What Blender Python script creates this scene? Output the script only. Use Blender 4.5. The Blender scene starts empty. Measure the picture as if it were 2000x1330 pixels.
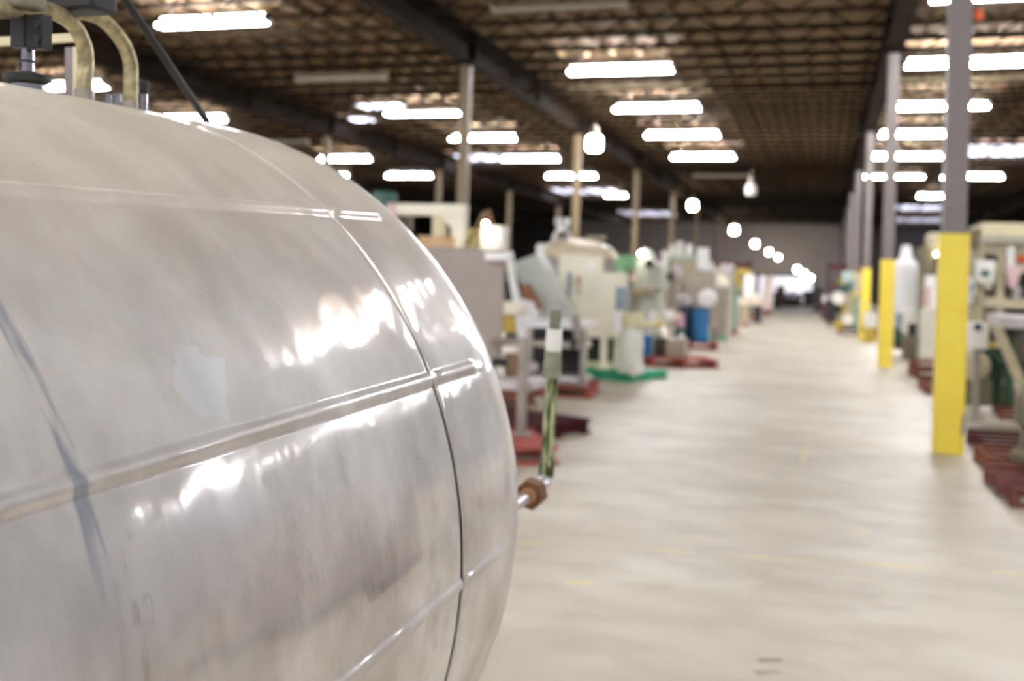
import bpy, bmesh, math, random
from mathutils import Vector, Matrix
random.seed(7)
C = bpy.context.scene.collection
PI = math.pi
V = Vector

# ------------------------------------------------------------------ camera model (surveyed from the photograph, 2000 x 1330)
FPX = 2050.0; ROLL = math.atan(0.031); PY = 537.1; PSI = math.radians(16.578); EYE = 1.5
CR, SR, CP, SP = math.cos(ROLL), math.sin(ROLL), math.cos(PSI), math.sin(PSI)
def ray(x, y):
    dx, dy = x - 1000.0, y - PY
    u, v = dx*CR + dy*SR, dx*SR - dy*CR
    return V(((u*CP - FPX*SP)/FPX, (u*SP + FPX*CP)/FPX, v/FPX))
def AZ(x, y, z):                       # survey point on a horizontal level
    r = ray(x, y); t = (z - EYE)/r.z; return V((0, 0, EYE)) + r*t
def AY(x, y, Y):                       # survey point on a cross wall of the hall
    r = ray(x, y); t = Y/r.y; return V((0, 0, EYE)) + r*t
def RC(x0, y0, x1, y1, Y):
    ym, xm = (y0+y1)/2, (x0+x1)/2
    return AY(x0, ym, Y).x, AY(x1, ym, Y).x, AY(xm, y1, Y).z, AY(xm, y0, Y).z

# ------------------------------------------------------------------ materials
def lin(h):
    h = h.lstrip('#'); o = []
    for i in (0, 2, 4):
        c = int(h[i:i+2], 16)/255
        o.append(c/12.92 if c <= .04045 else ((c+.055)/1.055)**2.4)
    return (*o, 1)
MATS = {}
def nodes(name):
    m = bpy.data.materials.new(name); m.use_nodes = True
    nt = m.node_tree; return m, nt, nt.nodes['Principled BSDF']
def mat(name, hexc, rough=.5, metal=0.0, var=.12, scale=6.0, bump=0.0, spec=.5):
    """painted / bare surface with a little procedural wear"""
    if name in MATS: return MATS[name]
    m, nt, b = nodes(name)
    c = lin(hexc)
    tc = nt.nodes.new('ShaderNodeTexCoord'); nz = nt.nodes.new('ShaderNodeTexNoise')
    nz.inputs['Scale'].default_value = scale; nz.inputs['Detail'].default_value = 5
    nt.links.new(tc.outputs['Object'], nz.inputs['Vector'])
    rp = nt.nodes.new('ShaderNodeValToRGB')
    rp.color_ramp.elements[0].position = .3; rp.color_ramp.elements[1].position = .7
    rp.color_ramp.elements[0].color = tuple(v*(1-var) for v in c[:3]) + (1,)
    rp.color_ramp.elements[1].color = tuple(min(1, v*(1+var*.6)) for v in c[:3]) + (1,)
    nt.links.new(nz.outputs['Fac'], rp.inputs['Fac']); nt.links.new(rp.outputs['Color'], b.inputs['Base Color'])
    b.inputs['Roughness'].default_value = rough; b.inputs['Metallic'].default_value = metal
    b.inputs['Specular IOR Level'].default_value = spec
    if bump:
        bp = nt.nodes.new('ShaderNodeBump'); bp.inputs['Strength'].default_value = bump; bp.inputs['Distance'].default_value = .01
        nt.links.new(nz.outputs['Fac'], bp.inputs['Height']); nt.links.new(bp.outputs['Normal'], b.inputs['Normal'])
    MATS[name] = m; return m
def emit(name, hexc, strength):
    if name in MATS: return MATS[name]
    m, nt, b = nodes(name)
    b.inputs['Base Color'].default_value = (.8, .8, .8, 1)
    b.inputs['Emission Color'].default_value = lin(hexc); b.inputs['Emission Strength'].default_value = strength
    MATS[name] = m; return m

cream = mat('cream_enamel', '#F8F4E0', .45, 0, .05); creamd = mat('cream_enamel_yellowed', '#E3DAB6', .5)
white = mat('white_enamel', '#F9F9F9', .4, 0, .04); offw = mat('off_white_plastic', '#F0EFE8', .5, 0, .05)
taupe = mat('taupe_sheet_metal', '#A89E98', .5, 0, .05)
steel = mat('stainless_sheet', '#C9C6C2', .3, .9, .15); steeld = mat('dull_steel', '#A7A198', .45, .7, .2)
brightsteel = mat('polished_steel', '#E6E6EA', .12, 1, .05)
grn = mat('green_enamel', '#7FB487', .5); dgrn = mat('dark_green_enamel', '#2C5138', .5, 0, .3)
teal = mat('teal_enamel', '#7FA5A2', .5, 0, .2); dteal = mat('dark_teal_enamel', '#41655F', .5, 0, .25)
ggreen = mat('grey_green_sheet', '#C3C8BE', .5, 0, .08)
slate = mat('slate_blue_enamel', '#94A0AB', .5); blue = mat('blue_plastic', '#1E6CA6', .45); dblue = mat('dark_blue_plastic', '#0C3452', .45)
black = mat('black_rubber', '#191817', .55, 0, .3); dark = mat('dark_interior', '#26221F', .7, 0, .3)
olive = mat('olive_machine_paint', '#6E6850', .55, 0, .3); beige = mat('beige_machine_paint', '#C3B99C', .5, 0, .15)
yel = mat('safety_yellow_paint', '#FFE556', .5, 0, .05, 3); mustard = mat('mustard_paint', '#C2A545', .5, 0, .2)
pink = mat('pale_pink_plastic', '#E2C3C4', .5); lav = mat('pale_lavender_tray', '#CFCACC', .4)
bronze = mat('bronze_motor_casting', '#8A5A3C', .45, .5, .4, 12)
orange = mat('orange_plastic', '#E8641E', .4)
redw = mat('red_painted_wood', '#A85850', .75, 0, .3, 5, .4, .12); rustw = mat('brown_red_wood', '#7E4A3A', .8, 0, .35, 5, .4, .12)
maroon = mat('maroon_worn_wood', '#744643', .85, 0, .35, 5, .4, .08)
woodp = mat('pale_wood', '#D8B48C', .75, 0, .2, 7, .3); dredw = mat('dark_red_wood', '#4E2529', .85, 0, .3, 5, .3, .06)
greenpl = mat('green_plastic', '#2CA47A', .45, 0, .12); tealpl = mat('pale_green_plastic', '#7DB5A0', .5, 0, .12)
colgrey = mat('column_grey_paint', '#7F7775', .55, 0, .06); coltan = mat('column_tan_paint', '#84745A', .55, 0, .12)
girdm = mat('girder_brown_paint', '#2A2017', .8, 0, .2, 2, 0, .12); joistm = mat('joist_brown_paint', '#33281C', .8, 0, .15, 2, 0, .15)
fixw = mat('fixture_white_enamel', '#DDDAD0', .45, 0, .05)
darkbrown = mat('dark_brown_partition', '#2B2523', .85, 0, .2, .4)
greyw = mat('grey_painted_wall', '#8E8680', .85, 0, .06, .3)
galv = mat('galvanised_pipe', '#CFCFD2', .3, .8, .25, 30)
rackd = mat('dark_rack_steel', '#33302F', .6, 0, .2); rackr = mat('rack_red_beam', '#7A3432', .55, 0, .2)
TUBE = emit('fluorescent_tube', '#F9FAFF', 66.0); TUBEOFF = mat('unlit_tube', '#C9C6BC', .4)
HID = emit('discharge_lamp_glass', '#FFF3DC', 22.0); SKY = emit('roof_skylight', '#DCDCF4', 2.2)
BULB = emit('task_bulb', '#FFF6DC', 40.0); DAY = emit('daylight_doorway', '#D9DBEC', .3)

# ------------------------------------------------------------------ mesh builder
class MB:
    def __init__(s): s.bm = bmesh.new()
    def box(s, x0, x1, y0, y1, z0, z1, M=None):
        vs = [s.bm.verts.new(V(p) if M is None else M @ V(p)) for p in
              ((x0,y0,z0),(x1,y0,z0),(x1,y1,z0),(x0,y1,z0),(x0,y0,z1),(x1,y0,z1),(x1,y1,z1),(x0,y1,z1))]
        for f in ((0,3,2,1),(4,5,6,7),(0,1,5,4),(1,2,6,5),(2,3,7,6),(3,0,4,7)): s.bm.faces.new([vs[i] for i in f])
        return s
    def bar(s, p0, p1, w, h=None):                       # square bar between two points
        p0, p1 = V(p0), V(p1); h = h or w; d = p1-p0; L = d.length
        q = d.to_track_quat('Z', 'Y').to_matrix().to_4x4(); q.translation = p0
        return s.box(-w/2, w/2, -h/2, h/2, 0, L, q)
    def ring(s, c, ax, r, n, up=None):
        ax = V(ax).normalized(); u = ax.orthogonal().normalized() if up is None else up
        w = ax.cross(u)
        return [s.bm.verts.new(V(c) + (u*math.cos(2*PI*i/n) + w*math.sin(2*PI*i/n))*r) for i in range(n)]
    def loft(s, rings, cap=True):
        for a, b in zip(rings, rings[1:]):
            n = len(a)
            for i in range(n): s.bm.faces.new((a[i], a[(i+1) % n], b[(i+1) % n], b[i]))
        if cap:
            s.bm.faces.new(rings[0][::-1]); s.bm.faces.new(rings[-1])
        return s
    def cyl(s, p0, p1, r0, r1=None, n=20):
        p0, p1 = V(p0), V(p1); d = p1-p0; u = d.normalized().orthogonal().normalized()
        return s.loft([s.ring(p0, d, r0, n, u), s.ring(p1, d, r0 if r1 is None else r1, n, u)])
    def tube(s, pts, r, n=14):
        pts = [V(p) for p in pts]; rs = []; u = None
        for i, p in enumerate(pts):
            t = (pts[min(i+1, len(pts)-1)] - pts[max(i-1, 0)]).normalized()
            u = t.orthogonal().normalized() if u is None else (u - t*u.dot(t)).normalized()
            rs.append(s.ring(p, t, r[i] if isinstance(r, (list, tuple)) else r, n, u))
        return s.loft(rs)
    def lathe(s, c, prof, n=28, ax=(0,0,1)):             # prof: (radius, height) from the base point c
        ax = V(ax).normalized(); u = ax.orthogonal().normalized()
        return s.loft([s.ring(V(c)+ax*h, ax, max(r, .002), n, u) for r, h in prof])
    def poly(s, pts, y0, y1):                            # outline in x,z extruded from y0 to y1
        a = [s.bm.verts.new((x, y0, z)) for x, z in pts]; b = [s.bm.verts.new((x, y1, z)) for x, z in pts]
        n = len(a)
        for i in range(n): s.bm.faces.new((a[i], a[(i+1) % n], b[(i+1) % n], b[i]))
        s.bm.faces.new(a[::-1]); s.bm.faces.new(b); return s
    def ball(s, c, r, n=16, sq=(1,1,1)):
        q = []
        for k in range(1, n//2):
            a = PI*k/(n//2)
            q.append([s.bm.verts.new(V(c)+V((sq[0]*r*math.sin(a)*math.cos(2*PI*i/n), sq[1]*r*math.sin(a)*math.sin(2*PI*i/n), -sq[2]*r*math.cos(a)))) for i in range(n)])
        return s.loft(q)
    def done(s, name, m, parent=None, bevel=0.0, smooth=True, loc=None):
        bm = s.bm; bmesh.ops.recalc_face_normals(bm, faces=bm.faces)
        o0 = V(loc) if loc is not None else (parent_origin(parent) if parent else V((0,0,0)))
        for v in bm.verts: v.co -= o0
        me = bpy.data.meshes.new(name); bm.to_mesh(me); bm.free()
        me.materials.append(m)
        if smooth:
            for p in me.polygons: p.use_smooth = True
            if hasattr(me, 'set_sharp_from_angle'): me.set_sharp_from_angle(angle=math.radians(38))
        o = bpy.data.objects.new(name, me); C.objects.link(o)
        if parent: o.parent = parent
        else: o.location = o0
        if bevel:
            b = o.modifiers.new('edge', 'BEVEL'); b.width = bevel; b.segments = 2; b.limit_method = 'ANGLE'; b.angle_limit = math.radians(50)
        return o
def parent_origin(o):
    p = V((0,0,0))
    while o is not None: p += V(o.location); o = o.parent
    return p
def tag(o, label, cat, group=None, kind='thing'):
    o['label'] = label; o['category'] = cat; o['kind'] = kind
    if group: o['group'] = group
    return o
def thing(name, label, cat, loc=(0,0,0), group=None):
    o = bpy.data.objects.new(name, None); o.location = loc; o.empty_display_size = .1; C.objects.link(o)
    return tag(o, label, cat, group)
def copy_tree(o, loc=None, rz=None, parent=None, m=None):
    c = o.copy(); C.objects.link(c)
    if parent: c.parent = parent
    if loc is not None: c.location = loc
    if rz is not None: c.rotation_euler = (0, 0, rz)
    for ch in list(o.children): copy_tree(ch, parent=c)
    return c
def struct(o, label, cat):
    o['kind'] = 'structure'; o['label'] = label; o['category'] = cat; return o
# part shortcuts in survey rectangles: front face at Y, depth d
def pbox(root, name, m, rc, Y, d, z0=None, z1=None, bevel=.012):
    a, b, c, e = RC(*rc, Y)
    return MB().box(a, b, Y, Y+d, c if z0 is None else z0, e if z1 is None else z1).done(name, m, root, bevel)
def pcyl(root, name, m, rc, Y, z0=None, z1=None, taper=1.0):
    a, b, c, e = RC(*rc, Y); r = abs(b-a)/2
    c = c if z0 is None else z0; e = e if z1 is None else z1
    return MB().cyl(((a+b)/2, Y+r, c), ((a+b)/2, Y+r, e), r, r*taper).done(name, m, root, .008)
def ppoly(root, name, m, px, Y, d, bevel=.008):
    return MB().poly([(AY(x, y, Y).x, AY(x, y, Y).z) for x, y in px], Y, Y+d).done(name, m, root, bevel)
def ptube(root, name, m, px, Y, r):
    return MB().tube([AY(x, y, Y) for x, y in px], r).done(name, m, root)

# ------------------------------------------------------------------ the hall
def floor_material():
    m, nt, b = nodes('polished_concrete'); N, L = nt.nodes.new, nt.links.new
    geo = N('ShaderNodeNewGeometry'); sep = N('ShaderNodeSeparateXYZ'); L(geo.outputs['Position'], sep.inputs[0])
    def noise(scale, detail=4, stretch=None):
        n = N('ShaderNodeTexNoise'); n.inputs['Scale'].default_value = scale; n.inputs['Detail'].default_value = detail
        if stretch:
            mp = N('ShaderNodeMapping'); mp.inputs['Scale'].default_value = stretch; L(geo.outputs['Position'], mp.inputs[0]); L(mp.outputs[0], n.inputs['Vector'])
        else: L(geo.outputs['Position'], n.inputs['Vector'])
        return n.outputs['Fac']
    def mth(op, a, bb=None, cc=None):
        n = N('ShaderNodeMath'); n.operation = op
        for i, v in enumerate((a, bb, cc)):
            if v is None: continue
            if isinstance(v, (int, float)): n.inputs[i].default_value = v
            else: L(v, n.inputs[i])
        return n.outputs[0]
    def ramp(f, p0, p1):
        n = N('ShaderNodeMapRange'); n.inputs[1].default_value = p0; n.inputs[2].default_value = p1; n.interpolation_type = 'SMOOTHSTEP'; L(f, n.inputs[0]); return n.outputs[0]
    def mix(f, a, bb):
        n = N('ShaderNodeMix'); n.data_type = 'RGBA'
        if isinstance(f, float): n.inputs[0].default_value = f
        else: L(f, n.inputs[0])
        for i, v in ((6, a), (7, bb)):
            if isinstance(v, tuple): n.inputs[i].default_value = v
            else: L(v, n.inputs[i])
        return n.outputs[2]
    base = mix(ramp(noise(.55, 6), .35, .65), lin('#BFB7A6'), lin('#CEC7B7'))
    base = mix(mth('MULTIPLY', ramp(noise(1.6, 7, (1, 1.8, 1)), .48, .7), .5), base, lin('#ADA492'))
    base = mix(mth('MULTIPLY', ramp(noise(3.2, 7, (.7, 2.6, 1)), .58, .72), .40), base, lin('#9B9488'))
    base = mix(mth('MULTIPLY', ramp(noise(.9, 5, (1, 1.4, 1)), .5, .68), .6), base, lin('#DAD5C8'))
    # wheel scuffs running across the aisle
    base = mix(mth('MULTIPLY', ramp(noise(2.6, 7, (.9, 1.3, 1)), .5, .68), .3), base, lin('#A8A193'))
    X, Y = sep.outputs[0], sep.outputs[1]
    wear = ramp(noise(2.2, 6), .44, .58)
    def line(p0, p1, w, col, k):
        nonlocal base
        d = (V(p1)-V(p0)); Ln = d.length; d /= Ln
        ax = mth('SUBTRACT', X, p0[0]); ay = mth('SUBTRACT', Y, p0[1])
        t = mth('ADD', mth('MULTIPLY', ax, d.x), mth('MULTIPLY', ay, d.y)); q = mth('ABSOLUTE', mth('SUBTRACT', mth('MULTIPLY', ax, d.y), mth('MULTIPLY', ay, d.x)))
        on = mth('MULTIPLY', mth('LESS_THAN', q, w/2), mth('MULTIPLY', mth('GREATER_THAN', t, 0), mth('LESS_THAN', t, Ln)))
        base = mix(mth('MULTIPLY', mth('MULTIPLY', on, wear), k), base, lin(col))
    def fl(x, y): p = AZ(x, y, 0); return (p.x, p.y)
    for a, bb, w, k in (((940, 983), (1700, 1042), .055, .6), ((900, 1050), (1990, 1120), .055, .6), ((1576, 870), (1552, 950), .05, .45), ((1105, 1138), (1160, 1138), .07, .5)):
        line(fl(*a), fl(*bb), w, '#E6D27C', k)
    line((1.33, -20), (1.33, 60), .016, '#6B645C', .9)
    for yy in (5.15, 10.35, 20.75): line((-60, yy+.6), (30, yy+.6), .012, '#877F74', .8)
    line(fl(1480, 1290), fl(1528, 1289), .035, '#5E5850', .8)
    line(fl(1478, 1318), fl(1530, 1317), .09, '#8E877C', .8)
    L(base, b.inputs['Base Color'])
    r = N('ShaderNodeMapRange'); r.inputs[3].default_value = .42; r.inputs[4].default_value = .6; L(noise(1.3, 5), r.inputs[0]); L(r.outputs[0], b.inputs['Roughness'])
    b.inputs['Specular IOR Level'].default_value = .25
    bp = N('ShaderNodeBump'); bp.inputs['Strength'].default_value = .05; L(noise(14, 4), bp.inputs['Height']); L(bp.outputs[0], b.inputs['Normal'])
    return m
XL, XR, YN, YF, YE, ZC = -46.0, 14.0, -16.0, 88.0, 166.0, 6.8
struct(MB().box(XL, XR, YN, YE, -.12, 0).done('floor', floor_material(), None, smooth=False), 'pale worn polished concrete floor with faded yellow lines', 'floor')

def deck_material():
    m, nt, b = nodes('brown_roof_deck'); N, L = nt.nodes.new, nt.links.new
    geo = N('ShaderNodeNewGeometry'); mp = N('ShaderNodeMapping'); mp.inputs['Scale'].default_value = (1/2.44, 1/1.22, 1); L(geo.outputs['Position'], mp.inputs[0])
    br = N('ShaderNodeTexBrick'); br.inputs['Scale'].default_value = 1; br.inputs['Mortar Size'].default_value = .015
    br.inputs['Color1'].default_value = lin('#9C8261'); br.inputs['Color2'].default_value = lin('#84694C'); br.inputs['Mortar'].default_value = lin('#4A3A29')
    br.inputs['Brick Width'].default_value = 1; br.inputs['Row Height'].default_value = 1; L(mp.outputs[0], br.inputs['Vector'])
    nz = N('ShaderNodeTexNoise'); nz.inputs['Scale'].default_value = 1.4; nz.inputs['Detail'].default_value = 6; L(geo.outputs['Position'], nz.inputs['Vector'])
    mx = N('ShaderNodeMix'); mx.data_type = 'RGBA'; mx.blend_type = 'MULTIPLY'; mx.inputs[0].default_value = .5
    L(br.outputs['Color'], mx.inputs[6]); L(nz.outputs['Color'], mx.inputs[7])
    hs = N('ShaderNodeHueSaturation'); hs.inputs['Saturation'].default_value = .9; hs.inputs['Value'].default_value = 1.25; L(mx.outputs[2], hs.inputs['Color'])
    L(hs.outputs[0], b.inputs['Base Color']); b.inputs['Roughness'].default_value = .8; b.inputs['Specular IOR Level'].default_value = .2
    return m
ce = MB().box(XL, XR, YN, YF, ZC, ZC+.15)
x = XL + .3
while x < XR:                                            # the deck's own timber ribs
    ce.box(x-.03, x+.03, YN, YF, ZC-.14, ZC); x += .61
struct(ce.done('ceiling', deck_material(), None, smooth=False), 'brown timber roof deck with close ribs', 'ceiling')
struct(MB().box(XL, XR, YF, YE, 12.2, 12.4).done('ceiling', mat('far_hall_soffit', '#4A4542', .9, 0, .1, .4), None), 'dark roof of the taller far hall', 'ceiling')
struct(MB().box(XL-.2, XL, YN, YE, 0, 12.4).done('wall_left', darkbrown, None), 'dark side wall far to the left', 'wall')
palew = mat('pale_grey_block_wall', '#83838F', .8, 0, .06, .5)
struct(MB().box(XR, XR+.2, YN, 62, 0, 7).done('wall_right', palew, None), 'pale side wall off to the right', 'wall')
struct(MB().box(XR, XR+.2, 62, YE, 0, 12.4).done('wall_right', darkbrown, None), 'dark side wall far to the right', 'wall')
struct(MB().box(XL, XR, YN-.2, YN, 0, 7).done('wall_front', palew, None), 'grey wall behind the viewer', 'wall')
pl = AY(1118, 450, YF).x; pr = AY(1650, 450, YF).x
struct(MB().box(XL, pl, YF, YF+.2, 0, 12.4).done('wall_partition', darkbrown, None), 'dark partition left of the far opening', 'wall')
struct(MB().box(pr, XR, YF, YF+.2, 0, 12.4).done('wall_partition', mat('dark_grey_partition', '#3D3736', .85, 0, .1, .4), None), 'dark partition right of the far opening', 'wall')
struct(MB().box(pl, pr, YF, YF+.2, ZC, 12.4).done('wall_header', darkbrown, None), 'dark header above the far opening', 'wall')
struct(MB().box(XL, XR, YE, YE+.2, 0, 12.4).done('wall_back', greyw, None), 'grey end wall of the far hall', 'wall')
a, b_, c_, d_ = RC(1482, 540, 1588, 592, YE-.06)
dr = struct(MB().box(a, b_, YE-.08, YE-.02, .0, d_).done('door_1', DAY, None), 'bright open loading doorway at the far end of the aisle', 'door')
fr = MB()
for xx in (a, b_): fr.box(xx-.12, xx+.12, YE-.16, YE-.02, 0, d_)
fr.box(a-.12, b_+.12, YE-.16, YE-.02, d_, d_+.25); fr.done('door_frame', rackd, dr)
dk = MB()
for k in (.30, .42): dk.box(a+(b_-a)*k-.05, a+(b_-a)*k+.05, YE-.14, YE-.09, .0, d_)
dk.done('mullion', rackd, dr)

for k, yy in enumerate((98, 118, 146)):  # added unseen glowing panels that brighten the far hall
    fs = thing('ceiling_fill_panel', 'added glowing panel under the roof of the far hall, unseen above the header', 'skylight', (-8, yy, 12.1), 'far hall added light panels')
    MB().box(-22, 8, yy-1.5, yy+1.5, 12.05, 12.08).done('lens', emit('far_fill_glow', '#E4E4F0', 6.0), fs)
    MB().box(-22.1, 8.1, yy-1.6, yy-1.5, 12.03, 12.18).done('curb', fixw, fs); MB().box(-22.1, 8.1, yy+1.5, yy+1.6, 12.03, 12.18).done('curb', fixw, fs)
# girders on the column lines, bar joists across
def girder(X, Y0, Y1):
    g = MB().box(X-.16, X+.16, Y0, Y1, 5.9, 5.93).box(X-.16, X+.16, Y0, Y1, 6.56, 6.6).box(X-.015, X+.015, Y0, Y1, 5.93, 6.56)
    y = Y0 + .5
    while y < Y1: g.box(X-.14, X+.14, y-.01, y+.01, 5.93, 6.56); y += 5.2
    return g.done('roof_girder', girdm, None)
for X, lb in ((-24.1, 'dark steel roof girder farthest left'), (-15.7, 'dark steel roof girder second beyond the tank'), (-7.3, 'dark steel girder over the left column row'),
              (1.12, 'dark steel girder over the yellow-based columns'), (9.6, 'dark steel girder right of the yellow-based columns')):
    struct(girder(X, YN, YF), lb, 'girder')
jm = MB(); L0, L1 = XL+.1, XR-.1
jm.box(L0, L1, -.06, .06, 6.6, 6.66).box(L0, L1, -.045, .045, 6.28, 6.33)
xx = L0; up = True
while xx + .62 < L1:
    jm.bar((xx, 0, 6.3 if up else 6.63), (xx+.61, 0, 6.63 if up else 6.3), .04); xx += .61; up = not up
j0 = jm.done('roof_joist', joistm, None, smooth=False); j0.location = (0, YN+1, 0)
struct(j0, 'dark open-web roof joist crossing the ceiling', 'joist'); j0['group'] = 'roof joists'
yy = YN + 2.22; k = 0
while yy < YF:
    j = j0.copy(); j.location = (0, yy, 0); C.objects.link(j); yy += 1.22

# ------------------------------------------------------------------ columns
def column(X, Y, lab, guard, m, group):
    t = thing('support_column', lab, 'column', (X, Y, 0), group)
    MB().box(X-.1, X+.1, Y-.1, Y+.1, .02, 5.84).done('post', m, t, .012)
    MB().box(X-.2, X+.2, Y-.2, Y+.2, 5.86, 5.9).done('cap_plate', girdm, t)
    MB().box(X-.17, X+.17, Y-.17, Y+.17, 0, .02).done('base_plate', steeld, t) if not guard else None
    if guard:
        g = MB()
        for sx in (-1, 1): g.box(X+sx*.113-.012, X+sx*.113+.012, Y-.125, Y+.125, 0, 2.0)
        for sy in (-1, 1): g.box(X-.101, X+.101, Y+sy*.113-.012, Y+sy*.113+.012, 0, 2.0)
        gd = g.done('guard_sleeve', yel, t, .006); gd['label'] = 'yellow painted guard sleeve'
        if Y < 12:
            ch = MB().poly([(X+.098, .20), (X+.127, .17), (X+.1275, .34), (X+.108, .40)], Y-.128, Y-.1245).done('dent', steeld, gd)
            ch['label'] = 'bare grey chip near the foot'
    return t
ordn = ['nearest', 'second', 'third', 'fourth', 'fifth', 'sixth', 'seventh', 'eighth']
for i in range(8):
    Yc = 10.35 + 10.38*i
    column(1.12, Yc, f'{ordn[i]} square column with yellow base along the right of the aisle', True, colgrey, 'yellow-based columns')
    if i:
        column(-7.3, Yc, f'{ordn[i-1]} tan square column rising behind the left machines', False, coltan, 'left columns')
for i in range(2, 6):
    column(-15.7, 10.35+10.38*i, f'{ordn[i-2]} dim tan column in the far left row', False, coltan, 'far left columns')

bc = MB().cyl((1.12+.15, 10.33, AY(1910, 40, 10.3).z), (1.12+.15, 10.33, AY(1910, 18, 10.3).z), .045).done('warning_beacon', orange, None, .01, loc=(1.25, 10.33, 3.5))
tag(bc, 'small orange beacon on the nearest yellow-based column', 'beacon')
MB().box(1.222, 1.32, 10.30, 10.36, AY(1910, 44, 10.3).z, AY(1910, 40, 10.3).z).done('bracket', black, bc)

# ------------------------------------------------------------------ strip lights
def fixture_proto(lit):
    t = thing('strip_light', '', 'light', (0, 0, 0))
    h = MB().box(-1.22, 1.22, -.06, .06, .06, .13); h.done('channel', fixw, t)
    for s in (-1, 1):
        w = MB().poly([(s*.07, .10), (s*.19, .02), (s*.19, .012), (s*.07, .09)], -1.22, 1.22)
        for v in w.bm.verts: v.co = V((v.co.y, v.co.x, v.co.z))
        w.done('reflector', fixw, t)
    for s in (-1, 1):
        MB().cyl((-1.2, s*.11, .0), (1.2, s*.11, .0), .022, n=8).done('tube', TUBE if lit else TUBEOFF, t)
    for s in (-1, 1):
        MB().box(s*1.21-.012, s*1.21+.012, -.15, .15, -.03, .11).done('end_cap', fixw, t)
        MB().cyl((s*.95, 0, .13), (s*.95, 0, .55), .006, n=6).done('hanger_rod', steeld, t)
        MB().box(-1.15, 1.15, s*.04-.018, s*.04+.018, .131, .137).done('uplight_slot', TUBE if lit else TUBEOFF, t)
    return t
LIT, OFF = fixture_proto(True), fixture_proto(False)
used = {}
def light(X, Y, lit, lab, group, sx=1.0):
    p = LIT if lit else OFF
    if p.name not in used: used[p.name] = 1; o = p; o.location = (X, Y, 6.26)
    else: o = copy_tree(p, loc=(X, Y, 6.26))
    o.scale = (sx, 1, 1)
    o['label'] = lab; o['category'] = 'light'; o['group'] = group
rows = [('in the row over the aisle', -4.65, [(18.0, 0), (23.87, 1), (29.3, 1), (34.8, 1), (41.0, 1), (48.1, 0)]),
        ('in the row left of the left column', -11.7, [(18.1, 1), (23.84, 0), (29.5, 1), (35.2, 1), (41.5, 1), (48.7, 1)]),
        ('in the row beyond the tank top', -20.0, [(24.1, 1), (30.0, 1), (35.6, 0), (41.4, 1), (48.7, 1)]),
        ('in the row behind the yellow-based column', 2.75, [(18.55, 1), (24.06, 1), (29.7, 1), (35.1, 1), (41.0, 1), (48.3, 1)])]
for nm, X, ys in rows:
    for i, (Yy, lit) in enumerate(ys):
        light(X, Yy, lit, f'{"lit" if lit else "unlit"} strip light, {ordn[i]} {nm}', 'strip lights ' + nm)
light(-11.75, 60.2, 1, 'short lit strip light just right of the tan column', 'strip lights far off', .5)
light(-24.3, 48.2, 1, 'lit strip light cut off by the tank dome', 'strip lights far off')
light(5.9, 48.5, 1, 'lit strip light close to the right edge of the yellow column', 'strip lights far off')
light(5.3, 58.8, 1, 'small lit strip light low between the yellow-based columns', 'strip lights far off', .6)
light(5.5, 18.4, 0, 'unlit strip light in the top right corner', 'strip lights far off')
for X in (-20.0, -11.7, -4.65, 2.75, 9.8):
    for Yy in (12.2, 6.9, 1.3, -4.3, -9.9):
        if X < -18 and Yy > 10: continue
        off = (X == -4.65 and Yy > 5) or (X == 2.75 and 5 < Yy < 10) or (X == 9.8 and Yy > 5)
        light(X, Yy, 0 if off else 1, 'unlit strip light overhead, above the top edge of the view' if off else 'lit strip light overhead, above the top edge of the view', 'dark overhead strip lights' if off else 'overhead strip lights')
light(12.8, 19.2, 1, 'lit strip light off to the right of the machines', 'overhead strip lights', .8)
for Yy in (21.2, 26.8): light(9.8, Yy, 1, 'lit strip light off to the right of the machines', 'overhead strip lights')

# discharge lamps in a line along the left girder
def hid(loc, s, lab, lit=True):
    x, y, z = loc; t = thing('high_bay_lamp', lab, 'lamp', loc, 'lamps in a line down the left of the aisle')
    MB().lathe((x, y, z-.27*s), [(.17*s, 0), (.21*s, .04*s), (.21*s, .36*s), (.16*s, .42*s)], 20).done('glass', HID if lit else offw, t)
    MB().lathe((x, y, z+.15*s), [(.12*s, 0), (.12*s, .2*s), (.06*s, .3*s)], 16).done('ballast', steeld, t)
    MB().cyl((x, y, z+.44*s), (x, y, z+max(.5, 5.9-z) if y < YF else 12.2), .012, n=6).done('hanger', steeld, t)
    return t
hp = [(1161, 276), (1353, 399), (1434, 447), (1475, 475), (1502, 491), (1520, 502)]
for i, q in enumerate(hp):
    p = AZ(*q, 5.4); hid((p.x, p.y, 5.4), 1.0 if i < 2 else 1.25, f'bright square lamp, {ordn[i]} in the line running down the aisle')
for (q, Y, n) in (((1557, 525), 130, 'highest'), ((1570, 533), 140, 'middle'), ((1583, 542), 150, 'lowest')):
    p = AY(*q, Y); hid(tuple(p), 1.3, f'warm far lamp, {n} of three close together at the end of the aisle')
p = AZ(1467, 368, 5.2); hid(tuple(p), 1.0, 'unlit lamp under the dark ceiling between the lit lamps', False)

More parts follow.
